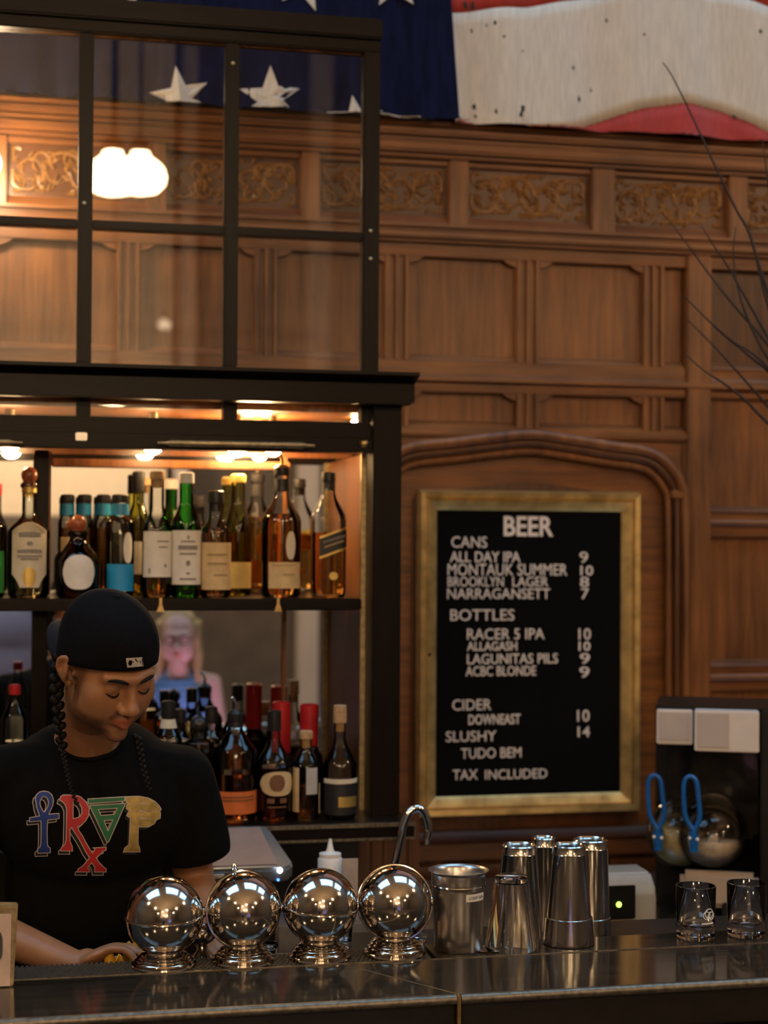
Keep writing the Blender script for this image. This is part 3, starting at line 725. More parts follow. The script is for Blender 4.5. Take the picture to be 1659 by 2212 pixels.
ZT = ZSH+.0006; F1, F2 = 3.825, 3.945
bottle('clear round-shouldered bottle with tall beige label and ball stopper, leftmost whole one on the shelf', 61, 90, 1008, F1, ZT, 1150, 1108, 30, clear, pale_l, 1172, [(paper,1128,1268,.80,'shield'),(gold_p,1225,1266,.30,'oval',0,0,.0016)], copper_ball, 1045, 'ball', group=G1, texts=[(1149,1160,.50,ink_f,0,0,'arch'),(1169,1179,.14,ink_f,0,0,'oval'),(1186,1194,.56,ink_f,0,0,'arch'),(1199,1203,.56,ink_f,0,0,'rect'),(1205,1209,.40,ink_f,0,0,'rect')], wrap=(1052,1064,gold_p))
bottle('squat dark decanter bottle with round cream label and brown ball stopper', 167, 92, 1112, F1-.02, ZT, 1215, 1158, 34, brown_gl, dark_l, 1200, [(paper_w,1198,1272,.72,'oval')], copper_ball, 1150, 'ball', group=G1)
bottle('clear bottle with blue cap and blue band above the bartender cap', 258, 62, 1068, F1, ZT, 1130, 1108, 34, clear, water_l, 1150, [(paper_bl,1218,1276,.9),(paper_w,1150,1216,.35,'oval',.5)], cap_bk, 1086, group=G1, wrap=(1088,1112,cap_bl))
for q, px in enumerate((222, 181, 144)):
    bottle(('clear bottle with blue cap, second behind the dark decanter, nearest the blue-banded one','clear bottle with blue cap standing in the middle behind the dark decanter','clear bottle with blue cap, furthest left behind the dark decanter')[q], px, 36+4*(q == 0), 1068, F2, ZT, 1130, 1110, 28, clear, amber if q != 1 else water_l, 1140, [(paper_t,1160,1230,.8)] if q == 2 else [], cap_bk, 1086, group=G1, wrap=(1088,1112,cap_bl))
bottle('dark-necked bottle of pale gold spirit in the back row beside the blue caps', 297, 44, 1018, F2, ZT, 1120, 1080, 24, olive_gl, gold_l, 1120, [(paper,1170,1240,.8)], cap_bk, 1062, group=G1)
bottle('clear bottle of amber spirit with large white label next to the green bottle', 338, 64, 1018, F1, ZT, 1150, 1090, 28, clear, amber, 1190, [(paper_w,1148,1246,.93)], cork, 1040, 'cork', group=G1, texts=[(1168,1171,.40,ink_f,.3,0,'rect'),(1180,1183,.30,ink_f,.3,0,'rect'),(1218,1225,.10,ink_f,.45,0,'oval'),(1227,1238,.06,ink_f,-.6,0,'rect')])
bottle('green glass bottle with tall white label and pale cap', 401, 65, 1020, F1, ZT, 1140, 1080, 30, green_gl, gold_l, 1145, [(paper_w,1146,1262,.95)], paper_w, 1044, group=G1, texts=[(1156,1165,.07,ink_f,0,0,'oval'),(1168,1171,.45,ink_f,0,0,'rect'),(1178,1187,.60,ink_f,0,0,'rect'),(1194,1198,.52,ink_f,0,0,'rect'),(1210,1222,.14,ink_f,0,0,'oval'),(1236,1240,.12,ink_f,0,0,'rect'),(1248,1252,.50,ink_f,0,0,'rect')])
bottle('short amber bottle with black cork stopper and tan label', 465, 65, 1060, F1, ZT, 1150, 1112, 30, clear, amber, 1140, [(paper_t,1172,1273,.95)], cap_bk, 1092, 'cork', group=G1, sh=.8, texts=[(1196,1200,.62,tan_f,0,0,'rect'),(1215,1219,.62,tan_f,0,0,'rect'),(1240,1243,.45,tan_f,.2,0,'rect')])
bottle('olive tinted bottle with yellow cap and yellow label in the back row', 513, 58, 1024, F2, ZT, 1150, 1075, 30, olive_gl, gold_l, 1150, [(paper_y,1214,1270,.9)], cap_y, 1042, group=G1)
bottle('tall clear bottle of amber spirit with pour spout, tan band and small oval label', 607, 84, 988, F1, ZT, 1130, 1064, 30, clear, amber, 1110, [(paper_t,1214,1270,.80,'rect',.06),(paper,1148,1208,.26,'oval',.30)], brass, 1022, 'pour', group=G1, wrap=(1034,1062,cap_bk), texts=[(1219,1221,.60,tan_f,0,0,'rect'),(1239,1242,.30,tan_f,.2,0,'rect')])
bottle('square clear bottle with slanted black and gold label, rightmost on the shelf', 708, 70, 1020, F1, ZT, 1125, 1060, 26, clear, amber, 1150, [(gold_p,1148,1196,.95,'rect',.1,.012),(paper_bk,1153,1191,.95,'rect',.1,.012,.0015),(gold_p,1235,1252,.25,'oval',.1)], cap_bk, 1046, 'cork', sq=5, group=G1, texts=[(1162,1167,.55,grey_f,.1,.008,'rect'),(1173,1177,.50,tan_f,.1,.008,'rect')])
bottle('green-labelled bottle cut by the left edge of the view', -22, 62, 1030, F1, ZT, 1150, 1090, 28, clear, pale_l, 1150, [(mat('green_paper',(.02,.25,.06),.6),1190,1280,.93)], cap_red, 1060, group=G1)
ZL = ZLED+.0008; L1, L2 = 3.70, 3.80
bottle('clear bottle with small red cap behind the bartender shoulder', 29, 58, 1478, L1, ZL, 1560, 1506, 22, clear, water_l, 1600, [(paper_w,1620,1700,.9)], cap_red, 1500, group=G2)
bottle('bottle with black capsule and cream neck strip just right of the bartender face', 362, 60, 1514, L1, ZL, 1600, 1560, 28, clear, amber, 1600, [(paper,1630,1720,.9)], cap_bk, 1552, group=G2, wrap=(1553,1572,paper))
bottle('amber bottle with black ball stopper at the bartender sleeve', 428, 66, 1546, L1, ZL, 1605, 1588, 26, clear, amber, 1622, [(mat('olive_paper',(.16,.19,.05),.6),1700,1750,.9)], cap_bk, 1584, 'ball', group=G2)
bottle('bottle with squared black capsule behind the black ball stopper', 455, 56, 1526, L2, ZL, 1600, 1570, 24, clear, amber, 1610, [], cap_bk, 1562, group=G2)
bottle('bottle with thin black capsule against the striped shirt reflection', 388, 50, 1532, L2, ZL, 1600, 1575, 20, clear, dark_l, 1600, [], cap_bk, 1562, group=G2)
bottle('clear bottle of dark spirit with orange label and metal pour spout', 507, 92, 1506, L1, ZL, 1625, 1566, 30, clear, dark_l, 1668, [(paper_o,1704,1752,.96)], chrome, 1552, 'pour', group=G2, sh=.75, texts=[(1714,1717,.72,brown_f,0,0,'rect'),(1721,1724,.72,brown_f,0,0,'rect')], wrap=(1556,1570,cap_bk))
bottle('dark bottle with rounded pale label bearing a dark emblem', 591, 76, 1534, L1, ZL, 1650, 1592, 26, clear, dark_l, 1656, [(paper_t,1662,1714,.9,'oval',.1)], cap_bk, 1578, group=G2, sh=.8, texts=[(1668,1704,.42,brown_f,0,0,'oval'),(1719,1729,.20,brown_f,-.35,0,'rect'),(1719,1729,.20,brown_f,.35,0,'rect'),(1736,1739,.50,brown_f,0,0,'rect')])
bottle('tall bottle with long red wax neck, left of the two red ones', 606, 60, 1515, L2, ZL, 1650, 1622, 36, brown_gl, dark_l, 1640, [], cap_red, 1624, group=G2)
bottle('tall bottle with long red wax neck, right of the two red ones', 666, 60, 1520, L2, ZL, 1640, 1606, 36, brown_gl, dark_l, 1640, [(paper_t,1570,1612,.30,'rect',-.4)], cap_red, 1610, group=G2)
bottle('clear bottle with tan and grey labels between the rounded emblem label and the black label', 660, 60, 1578, L1, ZL, 1655, 1612, 24, clear, amber, 1700, [(paper_t,1655,1750,.30,'rect',-1.0),(paper_g,1655,1712,.42,'rect',.25),(paper_t,1690,1755,.10,'rect',1.0)], cork, 1600, 'cork', group=G2, sh=.8)
bottle('clear corked bottle with black label and gold band, last on the ledge beside the post', 733, 72, 1523, L1, ZL, 1655, 1590, 24, clear, dark_l, 1690, [(paper_bk,1690,1768,.97),(paper,1678,1688,.97,'rect',0,0,.0012),(gold_p,1716,1738,.60,'rect',.35,0,.0018)], cork, 1566, 'cork', group=G2, sh=.8)

# ------------------------------------------------------------------ bar counter
ZBAR = 1.07
YFR, YBK = 2.574, 2.795
xj0, xj1 = PZ(740,2085,ZBAR).x, PZ(992,2150,ZBAR).x
def counter():
    c = thing('bar_counter', 'dark worn metal-topped bar counter with a slanted joint, in the foreground', 'counter', (.6, 2.7, 0))
    MB().prism_z(ZBAR-.012, ZBAR, [(-1.3,YFR),(xj1-.002,YFR),(xj0-.002,YBK),(-1.3,YBK)]).build('top_section', zinc, c, smooth=False)
    MB().prism_z(ZBAR-.012, ZBAR, [(xj1+.002,YFR),(2.9,YFR),(2.9,YBK),(xj0+.002,YBK)]).build('top_section', zinc, c, smooth=False)
    MB().prism_z(ZBAR-.012, ZBAR+.0004, [(xj1-.0018,YFR),(xj1+.0018,YFR),(xj0+.0018,YBK),(xj0-.0018,YBK)]).build('joint_strip', brass_dull, c, smooth=False)
    for a, b in ((-1.3, xj1-.004), (xj1+.004, 2.9)):
        MB().tube([(a,YFR-.001,ZBAR-.008),(b,YFR-.001,ZBAR-.008)], .0085, 12).build('nosing', edge_m, c)
        MB().box(a, b, YFR+.003, YFR+.02, ZBAR-.075, ZBAR-.014).build('fascia', fascia_m, c, bevel=.004)
        MB().box(a, b, YFR+.03, YFR+.05, .0, ZBAR-.076).build('front_panel', ebony, c, bevel=.004)
        MB().box(a, b, YBK-.001, YBK+.003, ZBAR-.04, ZBAR+.0015).build('back_lip', edge_m, c, bevel=.0008)
    MB().box(xj1-.003, xj1+.003, YFR-.008, YFR+.018, ZBAR-.080, ZBAR-.001).build('joint_cover', brass, c, bevel=.001)
    for a, b, y in ((-1.3, .2195, 2.905), (.22, .4995, 2.94), (.50, 2.9, 3.065)):
        MB().box(a, b, YBK+.003, y, ZBAR-.05, ZBAR-.012).build('service_deck', fascia_m, c, bevel=.002)
    MB().box(.705, 2.9, YBK+.0035, 2.905, ZBAR-.0118, ZBAR-.0012).build('rear_ledge', zinc, c, bevel=.001)
    MB().box(-1.3, 2.9, 2.885, 2.905, .0, ZBAR-.051).build('rear_panel', ebony, c, bevel=.003)
counter()
def bar_mat():
    r = thing('bar_mat', 'long black rubber bar mat of small studs behind the counter edge', 'mat', (-.3, 2.85, ZBAR-.0118))
    MB().box(-1.3, .700, YBK+.005, 2.900, ZBAR-.0115, ZBAR-.0062).build('base', rubber, r)
    vs_, fs_ = [], []
    n = 0; x = -.10
    studs = MB()
    while x < .69:
        for k in range(9):
            y = YBK+.010+k*.0105; o = .004 if k % 2 else 0
            studs.add([(x+o-.0032,y-.0032,ZBAR-.0065),(x+o+.0032,y-.0032,ZBAR-.0065),(x+o+.0032,y+.0032,ZBAR-.0065),(x+o-.0032,y+.0032,ZBAR-.0065),
                       (x+o-.0022,y-.0022,ZBAR-.001),(x+o+.0022,y-.0022,ZBAR-.001),(x+o+.0022,y+.0022,ZBAR-.001),(x+o-.0022,y+.0022,ZBAR-.001)],
                      [(4,5,6,7),(0,1,5,4),(1,2,6,5),(2,3,7,6),(3,0,4,7)])
        x += .0085
    s = studs.build('studs', rubber, r, smooth=False); s['kind'] = 'stuff'
bar_mat()
ZM = ZBAR-.0008
# ------------------------------------------------------------------ steel globes
def globe(px, py, rpx, label, tilt, finial, knob=False):
    Yg = 2.851
    c = P(px, py, Yg); R = rpx*(c-CAM).dot(FW)/FPX
    r = thing('steel_globe', label, 'globe server', (c.x, Yg, ZM), 'steel globes on the bar')
    h = c.z-ZM
    T = Matrix.Translation((0,0,h)) @ Matrix.Rotation(rad(tilt[0]), 4, 'X') @ Matrix.Rotation(rad(tilt[1]), 4, 'Y')
    lo = [(R*math.cos(a), R*math.sin(a)) for a in np.linspace(-math.pi/2+.001, -.012, 26)]
    hi = [(R*.992*math.cos(a), R*.992*math.sin(a)) for a in np.linspace(.012, math.pi/2-.001, 26)]
    MB().lathe([(0,-R)]+lo[1:]+[(R*.97,-.001)], 72).xf(T).build('bowl', steel, r, world=False)
    lid = MB().lathe([(R*.96,.001)]+hi[:-1]+[(0,R*.992)], 72).xf(T).build('lid', steel, r, world=False)
    MB().lathe([(R*.985,-.0022),(R*1.022,-.0018),(R*1.032,0),(R*1.022,.0018),(R*.985,.0022)], 72).xf(T).build('rim', steel, r, world=False)
    zt = h-R*.93
    st_ = [(.054,0),(.056,.002),(.055,.006),(.050,.008),(.051,.011),(.0495,.014),(.045,.016),(.046,.019),(.0445,.021),(.040,.023),(.0405,.026),(.037,.029)]
    k = zt/.031; MB().lathe([(a*.072/.07*R/.069, b*k) for a, b in st_]+[(.032, zt),(.030, zt+.004)], 56).build('foot', steel, r, world=False)
    if finial:
        MB().lathe([(.006,0),(.0035,.003),(.0055,.006),(.0062,.009),(.0035,.0125),(.0045,.015),(.003,.018),(0,.019)], 20).xf(Matrix.Translation((finial, .0, h+math.sqrt(max(0, R*R-finial**2))-.002))).build('finial', steel, r, world=False)
    MB().lathe([(.009,0),(.010,.003),(.006,.006)], 16).xf(T @ Matrix.Rotation(rad(90), 4, 'Y') @ Matrix.Translation((0,0,R-.002))).build('hinge', steel, r, world=False)
    return r
globe(355,1977,85,'polished steel globe server furthest left, with level rim', (3,-2), 0)
globe(526,1965,82,'polished steel globe server with a small finial on top, second from left', (82,8), -.017)
globe(692,1957,81,'polished steel globe server with level rim, third from left', (4,3), 0)
globe(853,1950,80,'polished steel globe server without finial beside the steel canister', (78,-10), 0)
# small footed steel bowl behind the first globe
ZD = ZBAR-.0112
r = thing('footed_bowl', 'small dark steel bowl on a foot tucked behind the leftmost globe', 'bowl', (P(436,2040,2.912).x, 2.912, ZD), None)
MB().lathe([(.026,0),(.027,.003),(.022,.010),(.012,.018),(.010,.026)], 36).build('foot', steel, r, world=False)
bw = [(.027*math.cos(a), .026+.027+.027*math.sin(a)) for a in np.linspace(-1.2, .25, 14)]
MB().lathe([(.008,.025)]+bw+[(bw[-1][0]-.002, bw[-1][1])]+[(a-.002, b+.0015) for a, b in reversed(bw[1:-1])]+[(0,.030)], 36).build('bowl', steel, r, world=False)
# ------------------------------------------------------------------ canister, tins, glasses
p = P(990,1975,2.865); S = (p-CAM).dot(FW)/FPX
can = thing('steel_canister', 'tall brushed steel canister with flared lip and name sticker', 'canister', (p.x, 2.865, ZM))
H = P(985,1878,2.865).z-ZM
MB().lathe([(0,0),(50*S,0),(52*S,.003),(57*S,H-.036),(57.5*S,H-.030),(59*S,H-.028),(59*S,H-.006),(66*S,H-.001),(66*S,H),(62*S,H-.001),(56*S,H-.007),(55*S,H-.03),(49*S,.004),(0,.004)], 64).build('body', brushed, can, world=False)
MB().lathe([(59.3*S,H-.029),(60.5*S,H-.027),(59.3*S,H-.025)], 64).build('bead', steel, can, world=False)
zs_, ze_ = P(1015,1950,2.81).z-ZM, P(1015,1936,2.81).z-ZM
Rc = lambda z: 52*S+(5*S)*(z/(H-.036))
pt = MB(); patch(pt, Rc, zs_-.001, ze_+.001, FACE+.03, FACE+.95, off=.0006); pt.build('sticker', paper_w, can, world=False)
v, f = text_mesh('LOBBY BAR', .0, 2); W_, Hh = v[:,0].max(), v[:,1].max()
q = []
for a_, b_, _ in v:
    a = FACE+.15+.72*a_/W_; z = zs_+.003+(ze_-zs_-.006)*b_/Hh; q.append(((Rc(z)+.0013)*math.cos(a), (Rc(z)+.0013)*math.sin(a), z))
MB().add(q, f).build('print', ink, can, world=False, smooth=False)
def tin(px, top, wt, wb, Y, label, seam=None, m=tin_m, group='upturned shaker tins'):
    p = P(px, 2000, Y); S = (p-CAM).dot(FW)/FPX; H = P(px, top, Y).z-ZM
    zb = ZM if Y < 2.88 else ZD; H = P(px, top, Y).z-zb
    r = thing('shaker_tin', label, 'shaker', (p.x, Y, zb), group)
    a, b = wb/2*S, wt/2*S
    if seam:
        hs = P(px, seam, Y).z-ZM; rm = a+(b-a)*hs/H
        MB().lathe([(a-.002,0),(a,.001),(rm+.0008,hs),(rm-.001,hs+.001),(rm-.002,hs-.002),(a-.003,.002),(a-.002,0)], 56).build('lower_cup', m, r, world=False)
        MB().lathe([(rm-.0012,hs-.004),(b+.0012,H-.018),(b+.0018,H-.0165),(b+.0008,H-.015),(b,H-.002),(b-.002,H),(b-.004,H-.003),(0,H-.0035)], 56).build('cup', m, r, world=False)
    else:
        MB().lathe([(a-.002,0),(a+.0006,.0005),(a+.0006,.0025),(a,.0035),(b+.0012,H-.018),(b+.0018,H-.0165),(b+.0008,H-.015),(b,H-.002),(b-.002,H),(b-.004,H-.003),(0,H-.0035)], 56).build('cup', m, r, world=False)
    return r
tin(1228,1824,72,112,2.868,'tall upturned steel shaker tin in front, ringed at a lower cup',1980)
tin(1274,1812,74,92,2.945-.0,'upturned steel shaker tin behind on the right, rising over the front one',1968)
tin(1121,1824,74,104,2.956,'upturned steel shaker tin standing behind the pint glass')
tin(1174,1808,50,68,3.022,'warm-lit upturned shaker tin furthest back behind the pint glass')
def glass_tumbler(name, label, cat, px, top, wt, wb, Y, zb, base_t=.014, wall=.0022, invert=False, group=None, m=real_glass, knurl=False):
    p = P(px, 2000, Y); S = (p-CAM).dot(FW)/FPX; H = P(px, top, Y).z-zb
    r = thing(name, label, cat, (p.x, Y, zb), group); a, b = wb/2*S, wt/2*S     # a at the base of the picture
    if invert:
        pr = [(a-wall,.0),(a-.0005,.0),(a,.001),(b,H-.012),(b-.001,H-.003),(b-.006,H),(0,H),(0,H-base_t),(b-wall-.002,H-base_t-.001),(b-wall-.001,H-base_t-.006),(a-wall,.001),(a-wall,.0)]
    else:
        pr = [(0,0),(a-.003,0),(a,.003),(b,H-.001),(b-.0008,H),(b-wall+.0008,H),(b-wall,H-.001),(a-wall,base_t+.004),(a-wall-.004,base_t),(0,base_t-.001)]
    MB().lathe(pr, 56).build('body', m, r, world=False)
    return r, a, b, H
glass_tumbler('pint_glass','clear upturned pint glass standing in front of the shaker tins','glass',1104,1890,74,114,2.853,ZM,.012,.0026,True)
r, a, b, H = glass_tumbler('shot_glass','thick-based clear shot glass with an etched emblem, left of the pair','glass',1503,1912,86,82,2.862,ZM,.024,.003,False,'shot glasses at the right')
etch = mat('etched_white', (.7,.72,.75), .5)
for (u0, u1, v0, v1) in ((-.42,.28,.33,.36),): 
    e = MB(); patch(e, lambda z: b, H*v0, H*v1, FACE+.3+u0, FACE+.3+u1, n=10, m=1, off=.0006); e.build('etching', etch, r, world=False)
e = MB()
for k, (u, vv, rr) in enumerate(((-.15,.50,.007),(.0,.53,.009),(.13,.49,.007))):
    e.tube([((b+.0008)*math.cos(FACE+.3+u+rr/b*math.cos(t)), (b+.0008)*math.sin(FACE+.3+u+rr/b*math.cos(t)), H*vv+rr*math.sin(t)) for t in np.linspace(0, 6.1, 14)], .0009, 5, True)
e.build('etched_emblem', etch, r, world=False)
glass_tumbler('shot_glass','thick-based clear shot glass with plain sides, right of the pair','glass',1612,1906,84,80,2.862,ZM,.024,.003,False,'shot glasses at the right')
glass_tumbler('small_glass','small clear glass half hidden behind the third globe','glass',742,2000,40,34,2.945,ZD,.012,.002)
glass_tumbler('small_glass','small clear glass behind the second globe','glass',584,2036,34,30,2.918,ZD,.012,.002)
glass_tumbler('small_glass','small clear glass peeking out between the fourth globe and the canister','glass',903,2020,40,34,2.945,ZD,.012,.002)
MB().lathe([(.022,0),(.024,.002),(.018,.004),(.0,.0045)], 24).build('lid', steel, thing('jar_lid', 'small steel lid lying beside the canister', 'lid', (P(1052,2055,2.845).x, 2.845, ZM)), world=False)
# menu stand at the left edge
p = PZ(30,2112,ZBAR); zt = P(30,1955,2.75).z
ms = thing('menu_stand', 'small upright card stand with brass edge at the left end of the counter', 'sign', (P(0,2100,2.76).x-.03, 2.765, ZBAR))
xr_ = P(38,2030,2.75).x; xl_ = xr_-.15; xe = P(24,2030,2.75).x
MB().prism_y(2.755, 2.790, [(xl_,ZBAR+.0008),(xr_-.006,ZBAR+.0008),(xr_,zt-.004),(xl_,zt+.004)]).build('block', brass_dull, ms, bevel=.002)
MB().prism_y(2.7535, 2.7549, [(xl_,ZBAR+.002),(xe-.001,ZBAR+.002),(xe,zt-.016),(xl_,zt-.006)]).build('card', mat('pink_paper', (.56,.42,.36), .7), ms, smooth=False)
z0, z1 = P(0,2085,2.75).z, P(0,2005,2.75).z; xm = P(6,2040,2.75).x
gl = [(xm-.035+.035*(abs(math.cos(t))**.5)*(1 if math.cos(t) > 0 else -1), (z0+z1)/2+(z1-z0)/2*(abs(math.sin(t))**.6)*(1 if math.sin(t) > 0 else -1)) for t in np.linspace(0, 2*math.pi, 33)[:-1]]
MB().prism_y(2.7527, 2.7534, gl).build('figure', ink, ms, smooth=False)

# ------------------------------------------------------------------ back worktop and what stands on it
ZWK = .88
wk = thing('back_worktop', 'grey steel worktop running along the back bar', 'worktop', (.8, 3.8, 0))
MB().box(-1.2, 2.9, 3.44, 4.025, ZWK-.04, ZWK).build('top', brushed, wk, bevel=.004)
MB().box(.865, 2.9, 4.026, 4.33, ZWK-.04, ZWK).build('rear_top', brushed, wk, bevel=.004)
MB().box(.865, 2.9, 3.50, 4.32, 0, ZWK-.0405).build('carcass', ebony, wk, bevel=.004)
sh = MB(); 
MB().box(P(600,2000,3.42).x, P(828,2000,3.42).x, 3.445, 3.56, ZWK+.0005, P(760,1988,3.45).z).build('raised_shelf', mat('grey_shelf', (.20,.18,.17), .5, .2), thing('tray_box', 'low grey metal box on the worktop behind the globes', 'box', (P(760,2000,3.42).x, 3.48, ZWK)), bevel=.006)
def slush():
    Y = 0.0; o_ = P(1530, 1750, 3.60); D0 = (o_-CAM).dot(FW)
    px = lambda x, y=1750, Yq=0.0: (x-1530)*(D0+Yq)/FPX
    pz = lambda y, x=1530, Yq=0.0: CAM.z-(y-1172.5)*(D0+Yq)/FPX-ZWK
    r = thing('slush_machine', 'twin-bowl slush machine with white light boxes and blue tap handles', 'drink machine', (o_.x, o_.y, ZWK)); r.rotation_euler.z = -math.atan2(o_.x, o_.y)
    body_m = mat('beige_plastic', (.36,.27,.20), .45, 0, .05)
    B = lambda n, m, x0, x1, y0, y1, z0, z1, bv=.004, par=r: MB().box(x0, x1, y0, y1, z0, z1).build(n, m, par, bevel=bv, world=False)
    # black back tower and surround
    xl, xr_ = px(1418,1750,.3), px(1668,1750,.3)
    B('tower', black_p, xl, xr_, .301, .42, .001, pz(1528,1530,.3), .006)
    B('top_cap', black_p, px(1418,1530,.06), px(1668,1530,.06), .06, .30, pz(1533,1530,.06), pz(1526,1530,.06), .002)
    B('side_panel', black_p, px(1641), px(1668), .02, .30, .001, pz(1536), .004)
    B('base', black_p, px(1424), px(1639), .06, .30, .001, pz(1990), .006)
    # light boxes on top of the bowls
    lbm = mat('white_lamp_box', (.66,.60,.57), .35, 0, .03, trans=0)
    pan = mat('frosted_panel', (.46,.40,.38), .5, 0, .03)
    for (a, b, c, d, y0, y1, yq) in ((1419,1497,1424,1490,1536,1611,.035),(1500,1637,1506,1573,1536,1624,.004)):
        bx = B('light_box', lbm, px(a,1570,yq), px(b,1570,yq), yq+.004, .059, pz(y1,1530,yq), pz(y0,1530,yq), .0025)
        B('light_panel', pan, px(c,1570,yq), px(d,1570,yq), yq+.001, yq+.005, pz(y1-9,1530,yq), pz(y0+5,1530,yq), .001, bx)
    # bowls: tall clear tanks with domed fronts
    for k, (cx_, w_, yq) in enumerate(((1474,84,.12),(1540,120,.06))):
        x0, x1 = (px(1452,1750,yq), px(1508,1750,yq)) if k == 0 else (px(1512,1750,yq), px(1636,1750,yq)); zt, zb = pz(1622,1530,yq), pz(1890,1530,yq)
        zc_ = pz(1815,1530,yq); cxw = px(cx_,1750,yq)
        tank = MB().box(x0, x1, yq+.03, 0.295, zc_, zt).build('tank', bowl_plastic, r, bevel=.012, world=False)
        R_ = zc_-zb
        bowl = MB().lathe([(R_*math.cos(t), -.09*math.sin(t)) for t in np.linspace(1.5, 0, 10)]+[(R_*1.0,.02),(R_*1.05,.022),(R_*1.05,.030),(R_,.030),(R_*.98,.12)], 40).xf(Matrix.Translation((cxw, yq+.05, zc_)) @ Matrix.Rotation(rad(-90), 4, 'X')).build('bowl', bowl_plastic, r, world=False)
        aug = MB()
        for q in range(3):
            aug.tube([(cxw+R_*.72*math.cos(t), yq+.06+q*.05+t*.008, zc_+R_*.72*math.sin(t)) for t in np.linspace(0, 6.2, 26)], .006, 8)
        aug.tube([(cxw, yq+.0, zc_), (cxw, 0.29, zc_)], .012, 12)
        aug.build('auger', mat('white_auger', (.50,.44,.38), .5), r, world=False)
        sl = MB().ell((cxw, yq+.075, zc_-R_*.12), (R_*.93,.085,R_*.80), 28, 16)
        sl.v = [(a, b, min(c, zc_-R_*(.05 if k else -.25))) for a, b, c in sl.v]
        sl.build('slush', mat(('yellow_slush','pale_slush')[k], ((.62,.48,.22),(.72,.62,.52))[k], .35, 0, .2, 60, bump=.4), r, world=False)
        MB().tube([(cxw, 0.28, zc_+.02), (cxw, 0.295, zc_+.02)], R_*.7, 24).build('cold_plate', brushed, r, world=False)
        # tap with blue loop handle
        hx = (1418, 1494)[k]; yt = yq-.06
        c = Vector((px(hx+6, 1815, yt), yt, pz(1815, 0, yt)))
        tap = MB().tube([(c.x, yt-.012, c.z), (c.x, yq+.03, c.z)], .012, 16).tube([(c.x,yt,c.z-.028),(c.x,yt,c.z+.012)], .010, 14).build('tap', blue_pl, r, world=False)
        MB().ell((c.x-.010, yt-.016, c.z+.006), (.0042,.004,.0042), 12, 8).ell((c.x+.008, yt-.016, c.z+.004), (.0042,.004,.0042), 12, 8).build('tap_pin', white_p, tap, world=False)
        loop = [(hx+5,1812),(hx+4,1792),(hx-12,1765),(hx-16,1720),(hx-15,1692),(hx-8,1680),(hx+2,1679),(hx+11,1690),(hx+15,1720),(hx+18,1765),(hx+8,1790)]
        pts = [Vector((px(x, y, yt), yt-.006, pz(y, 0, yt))) for x, y in loop]
        MB().tube(catmull(pts[1:], 5, True), .0058, 10, True).tube([pts[0], pts[1]+Vector((0,0,-.004))], .009, 12).build('handle', blue_pl, tap, world=False)
    # fronts and drip tray
    B('front_panel', body_m, px(1470), px(1637), .02, .059, pz(1965), pz(1888), .012)
    B('control_panel', black_p, px(1560), px(1600), .008, .0195, pz(2010), pz(1950), .003)
    B('drip_tray', brushed, px(1450), px(1637), -.06, .0, .001, .03, .004)
slush()
def printer():
    Y = 3.46; p0, p1 = P(1300,1960,Y).x, P(1419,1960,Y).x; zt = P(1370,1890,Y).z
    r = thing('receipt_printer', 'rounded beige receipt printer with black window and green light', 'printer', ((p0+p1)/2, Y+.06, ZWK))
    m = mat('beige_casing', (.30,.26,.21), .45, 0, .05)
    pr = [(Y, ZWK+.001), (Y+.15, ZWK+.001), (Y+.15, zt-.02), (Y+.12, zt), (Y+.035, zt-.002), (Y+.008, zt-.03), (Y, zt-.055)]
    MB().prism_x(p0, p1, pr).build('casing', m, r, bevel=.006)
    x0, x1 = P(1308,1960,Y-.002).x, P(1372,1960,Y-.002).x
    MB().box(x0, x1, Y-.006, Y-.0005, P(1340,1985,Y).z, P(1340,1912,Y).z).build('window', black_p, r, bevel=.002)
    p = P(1337,1954,Y-.008); MB().ell((p.x, Y-.008, p.z), (.006,.003,.006), 14, 8).build('status_light', emit('green_led', (.45,1.0,.08), 5), r)
    tg = MB().box(x0+.002, x1-.004, Y-.004, Y-.0005, P(1340,2035,Y).z, P(1340,1990,Y).z).build('sticker', paper_w, r)
    for k, (a, b) in enumerate(((1316,1321),(1324,1328),(1331,1339))):
        MB().box(P(a,2020,Y).x, P(b,2020,Y).x, Y-.0052, Y-.0041, P(1340,2035,Y).z, P(1340,2012,Y).z).build('barcode_bar', ink, tg)
printer()
